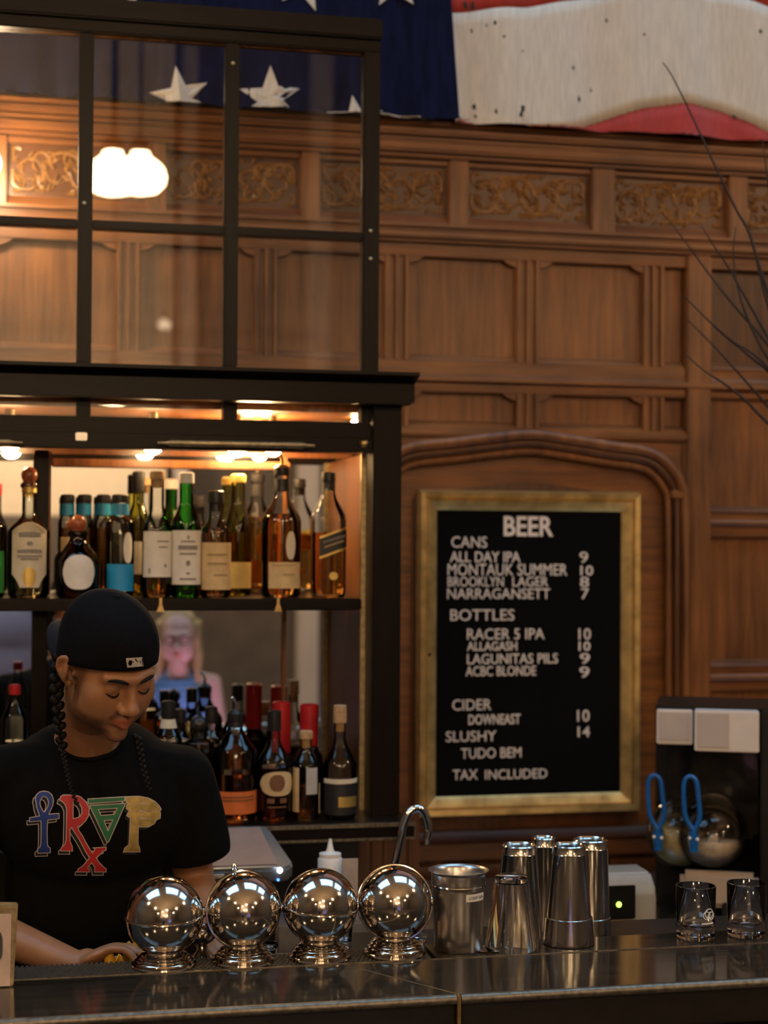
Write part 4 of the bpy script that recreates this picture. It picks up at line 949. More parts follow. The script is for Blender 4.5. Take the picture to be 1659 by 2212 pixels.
def till():
    r = thing('till_terminal', 'tilted grey till terminal with a bright light on its rounded edge', 'terminal', (.42, 3.50, ZWK))
    shell = mat('grey_shell', (.16,.17,.18), .35, .4, .05); scr = mat('till_screen', (.30,.20,.16), .15, 0, .05)
    a = P(632,1862,3.40); xr_ = a.x; xl_ = P(440,1850,3.40).x
    z0 = a.z-.010
    T = Matrix.Translation((xr_, 3.37, z0)) @ Matrix.Rotation(rad(17), 4, 'X')
    wd = xr_-xl_+.06
    out = [(-wd,-.0),(-.02,-.0),(-.004,.010),(0,.03),(-.03,.19),(-.05,.20),(-wd,.20)]
    MB().prism_z(-.030, .004, out).xf(T).build('body', shell, r, bevel=.006)
    MB().prism_z(.0045, .006, [(-wd+.01,.016),(-.034,.016),(-.050,.185),(-wd+.01,.185)]).xf(T).build('screen', scr, r, smooth=False)
    MB().box(-wd+.03, -wd+.10, -.003, -.001, -.012, -.004).xf(T).build('badge', white_p, r)
    q = T @ Vector((-.032, -.003, .001)); MB().ell(q, .006, 14, 8).build('light', emit('white_led', (.8,.9,1.0), 9), r)
    q = T @ Vector((-.034, -.001, -.022)); MB().ell(q, .003, 12, 8).build('light', emit('blue_led', (.1,.3,1.0), 3), r)
    MB().lathe([(.06,0),(.06,.006),(.02,.012),(.018,.12)], 28, (xr_-.12, 3.505, ZWK+.0008)).build('stand', black_p, r)
till()
p = P(713,1880,3.485)
sq = thing('squeeze_bottle', 'white squeeze bottle with pointed nozzle behind the third globe', 'bottle', (p.x, 3.485, P(760,1988,3.45).z+.001))
zt = P(711,1815,3.47).z-(P(760,1988,3.45).z+.001); zb = P(711,1846,3.47).z-(P(760,1988,3.45).z+.001)
MB().lathe([(0,0),(.025,0),(.027,.003),(.027,zb-.012),(.022,zb-.006)], 32).build('body', white_p, sq, world=False)
MB().lathe([(.024,zb-.0065),(.024,zb),(.010,zb+.003),(.007,zb+.010),(.003,zt),(0,zt)], 24).build('nozzle', white_p, sq, world=False)
cdh = thing('card_holder', 'upright grey card leaning beside the squeeze bottle', 'card', (P(757,1900,3.45).x, 3.451, P(760,1988,3.45).z+.001))
MB().box(P(741,1900,3.44).x, P(775,1900,3.44).x, 3.448, 3.454, P(760,1988,3.45).z+.001, P(757,1857,3.44).z).build('card', mat('grey_card', (.40,.33,.30), .6), cdh, bevel=.001)
def faucet():
    Y = 3.50; pts = [(845,1985),(850,1900),(858,1850),(868,1800),(876,1770),(888,1751),(904,1746),(917,1757),(924,1776),(926,1795),(923,1812)]
    r = thing('faucet', 'chrome gooseneck faucet at the right end of the ledge', 'faucet', (P(845,1985,Y).x, Y, ZWK))
    v = [Vector((P(x, y, Y).x, Y, P(x, y, Y).z)) for x, y in pts]; v[0].z = ZWK+.001
    MB().tube(catmull(v[:-1], 5), .0088, 16).build('neck', chrome, r)
    MB().tube([v[-2], v[-1]], [.0095,.0095], 16).build('spout', chrome, r)
    MB().tube([v[-1]+Vector((0,0,-.001)), v[-1]+Vector((-.001,0,-.012))], [.0065,.0065], 14).build('aerator', brushed, r)
    MB().lathe([(.026,0),(.026,.006),(.016,.012),(.013,.03)], 24, (v[0].x, Y, ZWK+.0008)).build('base', chrome, r)
faucet()
def twigs():
    Y = 3.60
    base = P(1835, 1190, Y)
    vz = thing('vase', 'tall dark ceramic vase holding bare branches just beyond the right edge', 'vase', (base.x, Y, ZWK))
    hv = base.z-ZWK
    MB().lathe([(0,0),(.05,0),(.065,.04),(.085,hv*.45),(.07,hv*.8),(.035,hv-.02),(.042,hv),(.036,hv),(.03,hv-.03),(.06,hv*.7),(0,.02)], 32).build('body', mat('dark_ceramic', (.03,.025,.025), .3), vz, world=False)
    r = thing('bare_branches', 'spray of thin dark bare branches reaching over the carved panels', 'branches', (base.x, Y, base.z-.2))
    bark = mat('dark_bark', (.022,.013,.013), .7, 0, .3, 40)
    S = [[(1432,135),(1455,170),(1500,262),(1548,365),(1590,452),(1617,500),(1640,575),(1668,660),(1720,820)],
         [(1449,480),(1490,535),(1545,610),(1590,665),(1659,745),(1730,850)],
         [(1515,488),(1545,535),(1575,580),(1620,660),(1665,740),(1730,860)],
         [(1590,490),(1584,550),(1594,620),(1612,680),(1650,760),(1725,880)],
         [(1478,640),(1510,672),(1560,720),(1620,770),(1680,830)],
         [(1480,765),(1520,800),(1560,826),(1607,862),(1637,893),(1700,960)],
         [(1612,490),(1630,545),(1643,600),(1662,670),(1722,840)],
         [(1646,300),(1656,370),(1672,480),(1705,680)],
         [(1540,700),(1580,735),(1640,775),(1700,850)],
         [(1484,690),(1530,735),(1590,800),(1660,880),(1715,950)],
         [(1600,860),(1630,885),(1659,915),(1720,990)]]
    for k, s in enumerate(S):
        yo = Y+.05*math.sin(k*2.1)
        q = [Vector((P(x, y, yo).x, yo, P(x, y, yo).z)) for x, y in s]
        e = base+Vector((.012*math.cos(k*1.7), .012*math.sin(k*1.7), 0)); q += [q[-1]*.45+e*.55+Vector((-.02,0,.02)), e, e-Vector((0,0,.15))]
        q = catmull(q, 4); n = len(q)
        MB().tube(q, [.0012+.0030*min(1, i/n*1.6) for i in range(n)], 6).build('twig', bark, r)
twigs()

# ------------------------------------------------------------------ people
def smin(a, b, k):
    h = np.clip(.5+.5*(b-a)/k, 0, 1); return b*(1-h)+a*h-k*h*(1-h)
def smax(a, b, k): return -smin(-a, -b, k)
def s_ell(p, c, r):
    q = p-np.array(c); r = np.array(r); k0 = np.linalg.norm(q/r, axis=-1); k1 = np.linalg.norm(q/(r*r), axis=-1)
    return k0*(k0-1)/np.maximum(k1, 1e-9)
def s_cap(p, a, b, ra, rb=None):
    rb = ra if rb is None else rb
    a, b = np.array(a), np.array(b); ab = b-a; t = np.clip(((p-a)@ab)/(ab@ab), 0, 1)
    return np.linalg.norm(p-(a+t[..., None]*ab), axis=-1)-(ra+(rb-ra)*t)
def head_sdf(p, fem=False):
    q = p.copy(); q[..., 0] = np.abs(q[..., 0])
    d = s_ell(p, (0,.012,.032), (.075,.096,.086))
    d = smin(d, s_ell(p, (0,-.032,-.036), (.057 if fem else .060,.058,.074)), .03)
    d = smin(d, s_ell(p, (0,-.074,-.100), (.021,.018,.016)), .022)
    d = smin(d, s_ell(q, (.046,-.010,-.074), (.018,.026,.022)), .03)
    d = smin(d, s_ell(q, (.041,-.062,-.018), (.021,.018,.018)), .034)
    d = smin(d, s_ell(q, (.034,-.048,-.050), (.025,.028,.030)), .03)
    d = smin(d, s_cap(q, (.008,-.092,.024), (.042,-.078,.024), .010), .014)
    d = smax(d, -s_ell(q, (.031,-.103,.004), (.020,.017,.013)), .014)
    d = smin(d, s_ell(q, (.0315,-.0765,.003), (.0155,.0135,.0125)), .005)
    d = smin(d, s_cap(p, (0,-.088,.016), (0,-.110,-.026), .0075, .0105), .010)
    d = smin(d, s_ell(p, (0,-.112,-.030), (.0135,.0120,.0110)), .007)
    d = smin(d, s_ell(q, (.0135,-.101,-.034), (.0085,.0110,.0085)), .006)
    d = smin(d, s_cap(q, (.0,-.0985,-.0565), (.021,-.0850,-.0625), .0068, .0035), .005)
    d = smin(d, s_cap(q, (.0,-.0965,-.0705), (.018,-.0850,-.0660), .0085, .0045), .005)
    d = smax(d, -s_cap(q, (.0,-.1060,-.0635), (.024,-.0905,-.0645), .0022), .003)
    d = smax(d, -s_ell(p, (0,-.098,-.084), (.020,.008,.005)), .006)
    return d
def head_mb(fem=False):
    c = np.array((0,-.012,-.012)); nu, nv = 150, 110
    u = np.linspace(0, 2*np.pi, nu, endpoint=False); v = np.linspace(-np.pi/2+.02, np.pi/2-.02, nv)
    U, V = np.meshgrid(u, v); D = np.stack([np.cos(V)*np.cos(U), np.cos(V)*np.sin(U), np.sin(V)], -1)
    hi = np.full(U.shape, .17); r = np.linspace(.17, .02, 76); done = np.zeros(U.shape, bool); lo = np.full(U.shape, .02)
    for a, b in zip(r, r[1:]):
        ins = head_sdf(c+D*b, fem) < 0; new = ins & ~done; hi[new] = a; lo[new] = b; done |= ins
    for _ in range(14):
        m = (hi+lo)/2; ins = head_sdf(c+D*m[..., None], fem) < 0; lo = np.where(ins, m, lo); hi = np.where(ins, hi, m)
    pts = c+D*((hi+lo)/2)[..., None]
    mb = MB(); vs_ = [tuple(map(float, q)) for q in pts.reshape(-1, 3)]
    fs_ = []
    for j in range(nv-1):
        for k in range(nu): a = j*nu+k; b = j*nu+(k+1)%nu; fs_.append((a, b, b+nu, a+nu))
    fs_.append(tuple(range(nu-1, -1, -1))); fs_.append(tuple((nv-1)*nu+k for k in range(nu)))
    mb.add(vs_, fs_)
    for sx in (-1, 1):                     # ears: rim, bowl and lobe
        rim = [(sx*.073,-.006,-.030),(sx*.083,.006,-.020),(sx*.092,.014,-.002),(sx*.093,.013,.016),(sx*.086,.000,.026),(sx*.074,-.014,.018)]
        mb.tube(catmull(rim, 4), .0052, 8)
        mb.ell((sx*.082,.003,-.002), (.0060,.016,.025), 16, 10, Matrix.Rotation(sx*.5, 3, 'Z')); mb.ell((sx*.073,-.004,-.028), (.0055,.007,.009), 12, 8)
        mb.ell((sx*.073,-.012,-.004), (.005,.005,.007), 10, 8)
    return mb
def hand_prims(mb, wrist, dirv, palm_n, side, curl=.6, s=1.0):
    """palm and five bent fingers; dirv wrist->knuckles, palm_n out of the palm, side towards the thumb"""
    d = Vector(dirv).normalized(); n = Vector(palm_n); n = (n-d*n.dot(d)).normalized(); t = d.cross(n)*(1 if side > 0 else -1)
    w_ = Vector(wrist)
    Mx = Matrix((t, n, d)).transposed()
    mb.ell(w_+d*.048*s, (.040*s,.015*s,.050*s), 20, 12, Mx)
    mb.cap(w_-d*.01, w_+d*.02, .024*s, .026*s)
    for k, (o, L, r) in enumerate(((.030,.070,.0092),(.010,.078,.0096),(-.011,.072,.0092),(-.030,.056,.0082))):
        q = w_+d*(.085-.004*abs(k-1))*s+t*o*s; a = 0; seg = [q-d*.03*s, q]
        for f in (.45,.32,.23):
            a += curl; dd = d*math.cos(a)+n*math.sin(a); seg.append(seg[-1]+dd*L*f*s)
        for x, y in zip(seg, seg[1:]): mb.cap(x, y, r*s, r*.93*s, 10)
    q = w_+d*.025*s+t*.030*s; a_ = q+(d*.6+t*.7+n*.25).normalized()*.040*s; b_ = a_+(d*.85+t*.2+n*.45).normalized()*.030*s; c_ = b_+(d*.8-t*.15+n*.5).normalized()*.024*s
    mb.cap(w_+d*.02*s+t*.012*s, q, .014*s, .0125*s, 12).cap(q, a_, .0125*s, .0105*s, 12).cap(a_, b_, .0105*s, .0098*s, 12).cap(b_, c_, .0098*s, .0085*s, 12)
def skin_mat(name, c, lip):
    m, nt, N, L, b = newmat(name)
    at = N.new('ShaderNodeAttribute'); at.attribute_name = 'tint'
    nz = N.new('ShaderNodeTexNoise'); nz.inputs['Scale'].default_value = 60
    tc = N.new('ShaderNodeTexCoord'); L.new(tc.outputs['Object'], nz.inputs[0])
    rp = N.new('ShaderNodeValToRGB'); rp.color_ramp.elements[0].color = (*[q*.88 for q in c], 1); rp.color_ramp.elements[1].color = (*[min(1, q*1.1) for q in c], 1)
    L.new(nz.outputs[0], rp.inputs[0])
    mx = N.new('ShaderNodeMix'); mx.data_type = 'RGBA'; mx.blend_type = 'MULTIPLY'; mx.inputs[0].default_value = 1
    L.new(rp.outputs[0], mx.inputs[6]); L.new(at.outputs['Color'], mx.inputs[7]); L.new(mx.outputs[2], b.inputs['Base Color'])
    b.inputs['Roughness'].default_value = .45; b.inputs['Subsurface Weight'].default_value = .12; b.inputs['Subsurface Radius'].default_value = (.010,.004,.002); b.inputs['Subsurface Scale'].default_value = 1
    return m
def paint_skin(me, HM, beard=0, lip=(1.0,.55,.5)):
    co = np.empty(len(me.vertices)*3); me.vertices.foreach_get('co', co); co = co.reshape(-1, 3)
    inv = np.array(HM.inverted()); p = co@inv[:3,:3].T+inv[:3,3]
    tint = np.ones((len(co), 4)); q = p.copy(); q[:,0] = np.abs(q[:,0])
    lm = np.minimum(s_cap(q, (0,-.0985,-.0575), (.019,-.0870,-.0625), .0060, .0025), s_cap(q, (0,-.0965,-.0705), (.016,-.0860,-.0660), .0080, .0035))
    k = np.clip(1-lm/.003, 0, 1)[:, None]; tint[:, :3] = tint[:, :3]*(1-k)+np.array(lip)*k
    if beard:
        jaw = np.clip((-.050-p[:,2])/.016, 0, 1)*np.clip((.065-np.abs(p[:,1]+.035))/.02, 0, 1)*(np.linalg.norm(p, axis=1) < .15)
        jaw *= np.clip((np.abs(p[:,0])*1.0+np.clip(-.080-p[:,2], 0, .04)*1.8-.026)/.014, 0, 1)
        mus = np.clip(1-s_cap(q, (.004,-.104,-.046), (.024,-.090,-.056), .0050)/.005, 0, 1)*.75
        side = np.clip(1-s_cap(q, (.068,-.022,.02), (.060,-.020,-.055), .012)/.012, 0, 1)*.7
        gt = np.clip(1-s_ell(p, (0,-.088,-.098), (.016,.012,.012))/.006, 0, 1)*.5
        b_ = np.clip(np.maximum.reduce([jaw*.8, mus, side, gt]), 0, 1)[:, None]*beard*(1-k)
        tint[:, :3] *= 1-b_*np.array((.80,.84,.86))
    a = me.color_attributes.new('tint', 'FLOAT_COLOR', 'POINT'); a.data.foreach_set('color', tint.ravel())
def human(label, HM, J, skin, shirt_m, trousers_m, hair=None, collar=(.085,.085,.05), fem=False, beard=0, voxel=.0034, hand=(None,None), sleeve=.5, thick=1.0, cat='person', tank=False, shirt_vox=.006, seed=0, hs=1.0):
    """J: joints (world). HM: head matrix (world)"""
    r = thing('person', label, cat, (J['pelvis'][0], J['pelvis'][1], 0)); off = WL[r.name]
    V = {k: Vector(v) for k, v in J.items()}
    mb = head_mb(fem).xf(HM)
    hb = HM @ Vector((0,.028,-.045)); ht = HM @ Vector((0,.012,-.02))
    nk = V['neck']; t = thick
    mb.cap(nk, hb, .056*t, .052*t, 20).cap(hb, ht, .052*t, .05*t, 20)
    ch, pe = V['chest'], V['pelvis']
    mb.ell(ch+Vector((0,0,.02)), (.155*t,.098*t,.165), 28, 18); mb.ell((ch+pe)/2, (.135*t,.09*t,.2), 28, 16); mb.ell(pe, (.15*t,.1*t,.13), 28, 16)
    for s in 'RL':
        sh, el, wr = V['sh'+s], V['el'+s], V['wr'+s]
        mb.cap(nk+Vector((0,0,-.02)), sh, .046*t, .046*t).cap(sh, el, .046*t, .037*t).cap(el, el*.65+wr*.35, .038*t, .039*t).cap(el*.65+wr*.35, wr, .039*t, .026*t)
        hd = hand[0 if s == 'R' else 1]
        if hd: hand_prims(mb, wr, *hd)
    me = remesh(mb, voxel, 5, .5)
    paint_skin(me, HM, beard)
    me.transform(Matrix.Translation(-off))
    body = link('body', me, skin, r)
    # shirt
    sm = MB(); e = .012
    sm.ell(ch+Vector((0,0,.02)), (.155*t+e+.014,.098*t+e+.008,.175), 28, 18); sm.ell((ch*.6+pe*.4), (.150*t+e,.10*t+e,.22), 28, 16); sm.ell(pe+Vector((0,0,-.02)), (.158*t+e,.108*t+e,.15), 28, 16)
    for s in 'RL':
        sh, el = V['sh'+s], V['el'+s]
        if tank:
            sm.cap(nk+(sh-nk)*.55+Vector((0,0,-.03)), ch+(sh-nk)*.4, .035*t, .05*t); continue
        sm.cap(nk+Vector((0,0,-.03)), sh, .052*t, .058*t).cap(sh, sh+(el-sh)*sleeve, .060*t, .068*t, 20)
    sme = remesh(sm, shirt_vox, 8, .5)
    bm = bmesh.new(); bm.from_mesh(sme)
    rng = np.random.RandomState(seed)
    K = [(rng.uniform(-22,22,3), rng.uniform(0,6.28), rng.uniform(.0010,.0026)) for _ in range(9)]
    for v in bm.verts:                    # folds in the cloth
        p = np.array(v.co); dsp = sum(a*math.sin(float(k@p)+f) for k, f, a in K); v.co += v.normal*dsp
    cut = nk+Vector((0,-.03,.035)) if 'cut' not in J else V['cut']
    dead = [f for f in bm.faces if sum(((f.calc_center_median()[i]-cut[i])/collar[i])**2 for i in range(3)) < 1]
    bmesh.ops.delete(bm, geom=list(set(dead)), context='FACES')
    if not tank:
        for s in 'RL':                    # clean open sleeve ends
            sh, el = V['sh'+s], V['el'+s]; dr = (el-sh).normalized(); en = sh+(el-sh)*sleeve
            fs = []
            for f in bm.faces:
                c = f.calc_center_median()-en; ax = c.dot(dr)
                if -.03 < ax < .12 and (c-dr*ax).length < .078*t: fs.append(f)
            ge = set(fs)
            for f in fs: ge.update(f.edges); ge.update(f.verts)
            bmesh.ops.bisect_plane(bm, geom=list(ge), plane_co=en+dr*.012, plane_no=dr, clear_outer=True)
    bnd = [e_ for e_ in bm.edges if e_.is_boundary and (e_.verts[0].co-cut).length < max(collar)*1.6]
    loop = []
    if bnd:
        adj = {}
        for e_ in bnd:
            for a, b in ((0,1),(1,0)): adj.setdefault(e_.verts[a].index, []).append((e_.verts[b].index, e_.verts[b].co.copy()))
        bm.verts.index_update(); start = bnd[0].verts[0].index; cur = start; prev = None
        while True:
            nx = [x for x in adj.get(cur, []) if x[0] != prev]
            if not nx: break
            prev, cur = cur, nx[0][0]; loop.append(nx[0][1])
            if cur == start or len(loop) > 2000: break
    bm.to_mesh(sme); bm.free()
    bvh_v = [v.co.copy() for v in sme.vertices]; bvh_f = [tuple(p.vertices) for p in sme.polygons]
    sme.transform(Matrix.Translation(-off)); sme.shade_smooth()
    so = link('shirt', sme, shirt_m, r); sd = so.modifiers.new('t', 'SOLIDIFY'); sd.thickness = .003
    if len(loop) > 20 and not tank:
        n = len(loop); L_ = [sum((loop[(i+j)%n] for j in range(-4, 5)), Vector())/9 for i in range(0, n, 2)]
        MB().tube(L_, .0055, 8, True).build('collar', shirt_m, so)
    # trousers and shoes
    tm = MB(); tm.ell(pe+Vector((0,0,-.06)), (.165*t,.115*t,.13), 24, 14)
    for s, x in (('R', -1), ('L', 1)):
        hp = pe+Vector((x*.085*J.get('turn', 1),0,-.08)); kn = Vector((hp.x, hp.y-.0, .5)); an = Vector((hp.x, hp.y+.01, .09))
        tm.cap(hp, kn, .085*t, .065*t, 18).cap(kn, an, .065*t, .055*t, 18)
    tme = remesh(tm, .011, 4); tme.transform(Matrix.Translation(-off)); link('trousers', tme, trousers_m, r)
    fwd = V['fwd']
    for x in (-1, 1):
        c = Vector((pe.x+x*.085, pe.y+.01, 0))
        MB().cap(c+Vector((0,0,.042)), c+fwd*.15+Vector((0,0,.036)), .042, .036, 16).build('shoe', black_p, r)
    return r, body, so, BVHTree.FromPolygons(bvh_v, bvh_f)

# --- bartender
Hs = 1.0
HM = Matrix.Rotation(rad(27), 4, 'Z') @ Matrix.Rotation(rad(27), 4, 'X') @ Matrix.Rotation(rad(-4), 4, 'Y') @ Matrix.Scale(Hs, 4)
eye = P(279, 1483, 2.93); e0 = HM @ Vector((0,-.085,.006)); HM = Matrix.Translation(eye-e0) @ HM
skin_b = skin_mat('bartender_skin', (.33,.15,.07), None)
tee = mat('black_cotton', (.0032,.0028,.0028), .95, 0, .25, 60, bump=.15, spec=.12)
jeans = mat('dark_denim', (.015,.018,.03), .8)
wrR, wrL = P(166,2088,3.0), P(466,2062,3.02)
JB = dict(pelvis=(.11,3.29,.95), chest=(.112,3.20,1.27), neck=(.098,3.155,1.425), shR=(-.068,3.20,1.345), shL=(.282,3.20,1.345),
          elR=(-.20,3.19,1.12), elL=(.318,3.24,1.125), wrR=wrR, wrL=wrL, fwd=(0,-1,0), cut=(.108,3.075,1.462))
hR = (P(262,2042,2.985)-wrR, (.1,-.3,-1), 1, .45, .95); hL = (P(478,2100,2.99)-wrL, (-.7,.2,-.5), -1, .5, .95)
bt, body, shirt, bvh = human('bartender in black tee and backwards black cap looking down behind the bar', HM, JB, skin_b, tee, jeans, collar=(.100,.090,.070), beard=.9, hand=(hR, hL), sleeve=.66, thick=1.06, seed=3)
boff = WL[bt.name]
hair_m = mat('black_hair', (.005,.0035,.003), .6, 0, .3, 200, spec=.2)
def hl(pts): return [HM @ Vector(q) for q in pts]
for s in (-1, 1):                          # brows, lashes
    br = hl([(s*.012,-.1005,.021),(s*.024,-.0995,.0265),(s*.038,-.0915,.0265),(s*.050,-.080,.020)])
    q = catmull(br, 5); n = len(q)
    MB().tube(q, [.0032*math.sin(math.pi*min(.96, .18+i/n*.8)) for i in range(n)], 8).build('eyebrow', hair_m, bt)
    ls = hl([(s*.0185,-.0865,-.0045),(s*.026,-.0915,-.0075),(s*.034,-.0915,-.0075),(s*.045,-.083,-.0035)])
    q = catmull(ls, 5); MB().tube(q, [.0006+.0014*math.sin(math.pi*i/(len(q)-1)) for i in range(len(q))], 6).build('eyelashes', hair_m, bt)
# backwards cap
capm = mat('cap_wool', (.0038,.0036,.005), .95, 0, .25, 120, bump=.15, spec=.12)
def cap_surface():
    vs_, fs_ = [], []; nu, nv = 72, 26
    C0 = Vector((0,.010,.030))
    def edge(a):                            # opening height by direction: front above brows, dips over the ears and nape
        c = -math.sin(a)                    # 1 at the face, -1 at the back
        return .037+.010*c-.026*(1-abs(c))**1.2 - (.022 if c < 0 else 0)*(-c if c < 0 else 0)
    for i in range(nu):
        a = 2*math.pi*i/nu
        ze = edge(a)
        for j in range(nv+1):
            t = j/nv; z = ze+(.131-ze)*math.sin(t*math.pi/2)**1.0
            f = max(0, 1-((z-.030)/.1015)**2.5) if z > .03 else 1
            f = max(f, 0)**.5
            if j == nv: f = 0
            rx, ry = .0845*f, .1055*f
            vs_.append((C0.x+rx*math.cos(a), C0.y+ry*math.sin(a)+(z-.03)*.05, z))
    for i in range(nu):
        for j in range(nv):
            p0 = i*(nv+1)+j; p1 = ((i+1)%nu)*(nv+1)+j; fs_.append((p0, p1, p1+1, p0+1))
    return vs_, fs_, edge
cv, cf, cedge = cap_surface()
hat = thing('baseball_cap', 'black baseball cap worn backwards on the bartender head', 'cap', HM @ Vector((0,.01,.04)))
hatoff = WL[hat.name]
cr = MB().add([HM @ Vector(q) for q in cv], cf).build('crown', capm, hat, ang=80); cr.modifiers.new('t', 'SOLIDIFY').thickness = -.0025
nvp = 27
cband = MB().tube([HM @ (Vector(cv[i*nvp])*1.004) for i in range(72)], .0022, 6, True).build('edge_binding', capm, cr)
for k in range(6):
    i = int(72*(k+.0)/6+6) % 72
    MB().tube([HM @ (Vector(cv[i*nvp+j])+Vector((0,0,.0006))) for j in range(0, nvp-1)], .0011, 5).build('seam', capm, cr)
MB().ell(HM @ Vector((0,.015,.1325)), (.0075,.0075,.005), 14, 8, HM.to_3x3().normalized()).build('button', capm, hat)
bl, bf = [], []
for i in range(25):
    t = i/24*2-1; a = math.pi/2+t*1.05
    for j in range(9):
        f = j/8; x0 = .0845*math.cos(a); y0 = .010+.1055*math.sin(a); ext = .074*(1-abs(t)**2.6)
        bl.append((x0*(1+.05*f), y0+ext*f, .016-.028*f*(1-.4*abs(t))-.018*t*t))
for i in range(24):
    for j in range(8): a = i*9+j; bf.append((a, a+9, a+10, a+1))
bo = MB().add([HM @ Vector(q) for q in bl], bf).build('bill', mat('cap_bill', (.007,.007,.012), .85, spec=.2), hat); bo.modifiers.new('t', 'SOLIDIFY').thickness = .005
# small pale emblem stitched on the cap
emb_w = mat('emblem_thread', (.46,.40,.36), .7)
capbvh = BVHTree.FromPolygons([HM @ Vector(q) for q in cv], cf)
def on_cap(px, py, lift):
    d = ray(px, py).normalized(); h, n_, _, _ = capbvh.ray_cast(CAM, d)
    if h is None: h = P(px, py, 2.9); n_ = Vector((0,-1,0))
    if n_.dot(d) > 0: n_ = -n_
    return h+n_*lift
def emb(polys, m, lift, name):
    for poly in polys:
        pts = [on_cap(x, y, lift) for x, y in poly]; MB().add(pts, [tuple(range(len(pts)))]).build(name, m, hat, smooth=False)
grid = [(271,1421),(305,1419),(308,1438),(274,1441)]
def quad_sub(q, n=6):
    out = []
    for i in range(n):
        a, b = i/n, (i+1)/n; L = lambda p, r, t: (p[0]+(r[0]-p[0])*t, p[1]+(r[1]-p[1])*t)
        out.append([L(q[0],q[1],a), L(q[0],q[1],b), L(q[3],q[2],b), L(q[3],q[2],a)])
    return out
vs_, fs_ = [], []
for poly in quad_sub(grid, 8):
    n = len(vs_); vs_ += [on_cap(x, y, .003) for x, y in poly]; fs_.append((n, n+1, n+2, n+3))
em = MB().add(vs_, fs_).build('emblem', emb_w, hat, smooth=False)
emb([[(277,1427),(279,1425),(284,1426),(284.5,1431),(282,1436),(278,1436.5),(276,1433)], [(289,1422.5),(291,1422.3),(295,1427),(294,1428.5)], [(303.6,1421.5),(305,1421.4),(306.4,1436.5),(305,1436.7)]], capm, .0036, 'emblem_figure')
# braids
def braid(px_pts, Y, r0, r1, label):
    pts = [Vector((P(x, y, yy).x, yy, P(x, y, yy).z)) for (x, y), yy in zip(px_pts, Y)]
    q = catmull(pts, 8); L = [0]
    for a, b in zip(q, q[1:]): L.append(L[-1]+(b-a).length)
    mb = MB(); sp_ = (r0+r1)/2*.95; n = max(8, int(L[-1]/sp_))
    for i in range(n):
        t = i/(n-1)*L[-1]; k = max(0, min(len(q)-2, int(np.searchsorted(L, t))-1)); f = (t-L[k])/max(1e-6, L[k+1]-L[k]); c = q[k].lerp(q[k+1], f)
        r = r0+(r1-r0)*i/(n-1); sx = 1 if i % 2 else -1
        mb.ell(c+Vector((sx*r*.45,-r*.1,0)), (r*.85, r*.8, r*1.05), 12, 8, Matrix.Rotation(sx*.7, 3, 'Y'))
    return mb.build('braid', hair_m, bt)
braid([(131,1420),(124,1455),(122,1500),(127,1545),(131,1590),(136,1622)], [3.03,3.03,3.035,3.04,3.055,3.06], .0115, .0075, 0)
braid([(136,1622),(143,1660),(152,1700),(166,1735)], [3.055,3.05,3.045,3.04], .0050, .0030, 0)
braid([(296,1592),(302,1625),(310,1665),(322,1705)], [3.06,3.055,3.05,3.05], .0065, .0040, 0)
# print on the tee: four letters with pale outline and dropped edge, laid on the cloth
def on_tee(px, py, lift):
    d = ray(px, py).normalized(); h, n_, _, _ = bvh.ray_cast(CAM, d)
    if h is None: h = P(px, py, 3.07)
    return h-d*lift
def shape(name, loops, m, lift, dx=0, dy=0, grow_=0.0):
    c = bpy.data.curves.new('t', 'CURVE'); c.dimensions = '2D'; c.fill_mode = 'BOTH'; c.offset = grow_
    for lp in loops:
        sp = c.splines.new('POLY'); sp.points.add(len(lp)-1)
        for i, (x, y) in enumerate(lp): sp.points[i].co = (x, -y, 0, 1)
        sp.use_cyclic_u = True
    o = bpy.data.objects.new('t', c); col.objects.link(o)
    me = bpy.data.meshes.new_from_object(o.evaluated_get(bpy.context.evaluated_depsgraph_get()))
    bpy.data.objects.remove(o); bpy.data.curves.remove(c)
    bm = bmesh.new(); bm.from_mesh(me); bpy.data.meshes.remove(me)
    bmesh.ops.remove_doubles(bm, verts=bm.verts, dist=.01); bmesh.ops.triangulate(bm, faces=bm.faces)
    for _ in range(4):
        es = [e for e in bm.edges if e.calc_length() > 9]
        if not es: break
        bmesh.ops.subdivide_edges(bm, edges=es, cuts=1); bmesh.ops.triangulate(bm, faces=bm.faces)
    bm.verts.index_update()
    vs_ = [on_tee(v.co.x+dx, -v.co.y+dy, lift) for v in bm.verts]; fs_ = [tuple(v.index for v in f.verts) for f in bm.faces]; bm.free()
    return MB().add(vs_, fs_).build(name, m, shirt, smooth=False)
def z4(L): return [(50+x/5.184, 1690+y/5.186) for x, y in L]      # from the enlarged view of the print
def ring(cx_, cy, rx, ry, tip, n=28):
    out = []
    for k in range(n):
        a = 2*math.pi*k/n; x, y = cx_+rx*math.sin(a), cy-ry*math.cos(a)
        if y > cy: x = cx_+(x-cx_)*(1-.55*((y-cy)/ry)**1.6); y = cy+(y-cy)*tip
        out.append((x, y))
    return out
pb = mat('print_blue', (.010,.035,.20), .6); pr_ = mat('print_red', (.42,.018,.022), .6); pg = mat('print_green', (.014,.13,.05), .6); pgo = mat('print_gold', (.46,.31,.09), .5, .3, .35, 60); pw = mat('print_pale', (.50,.40,.36), .7); pk = mat('print_black', (.006,.006,.006), .8)
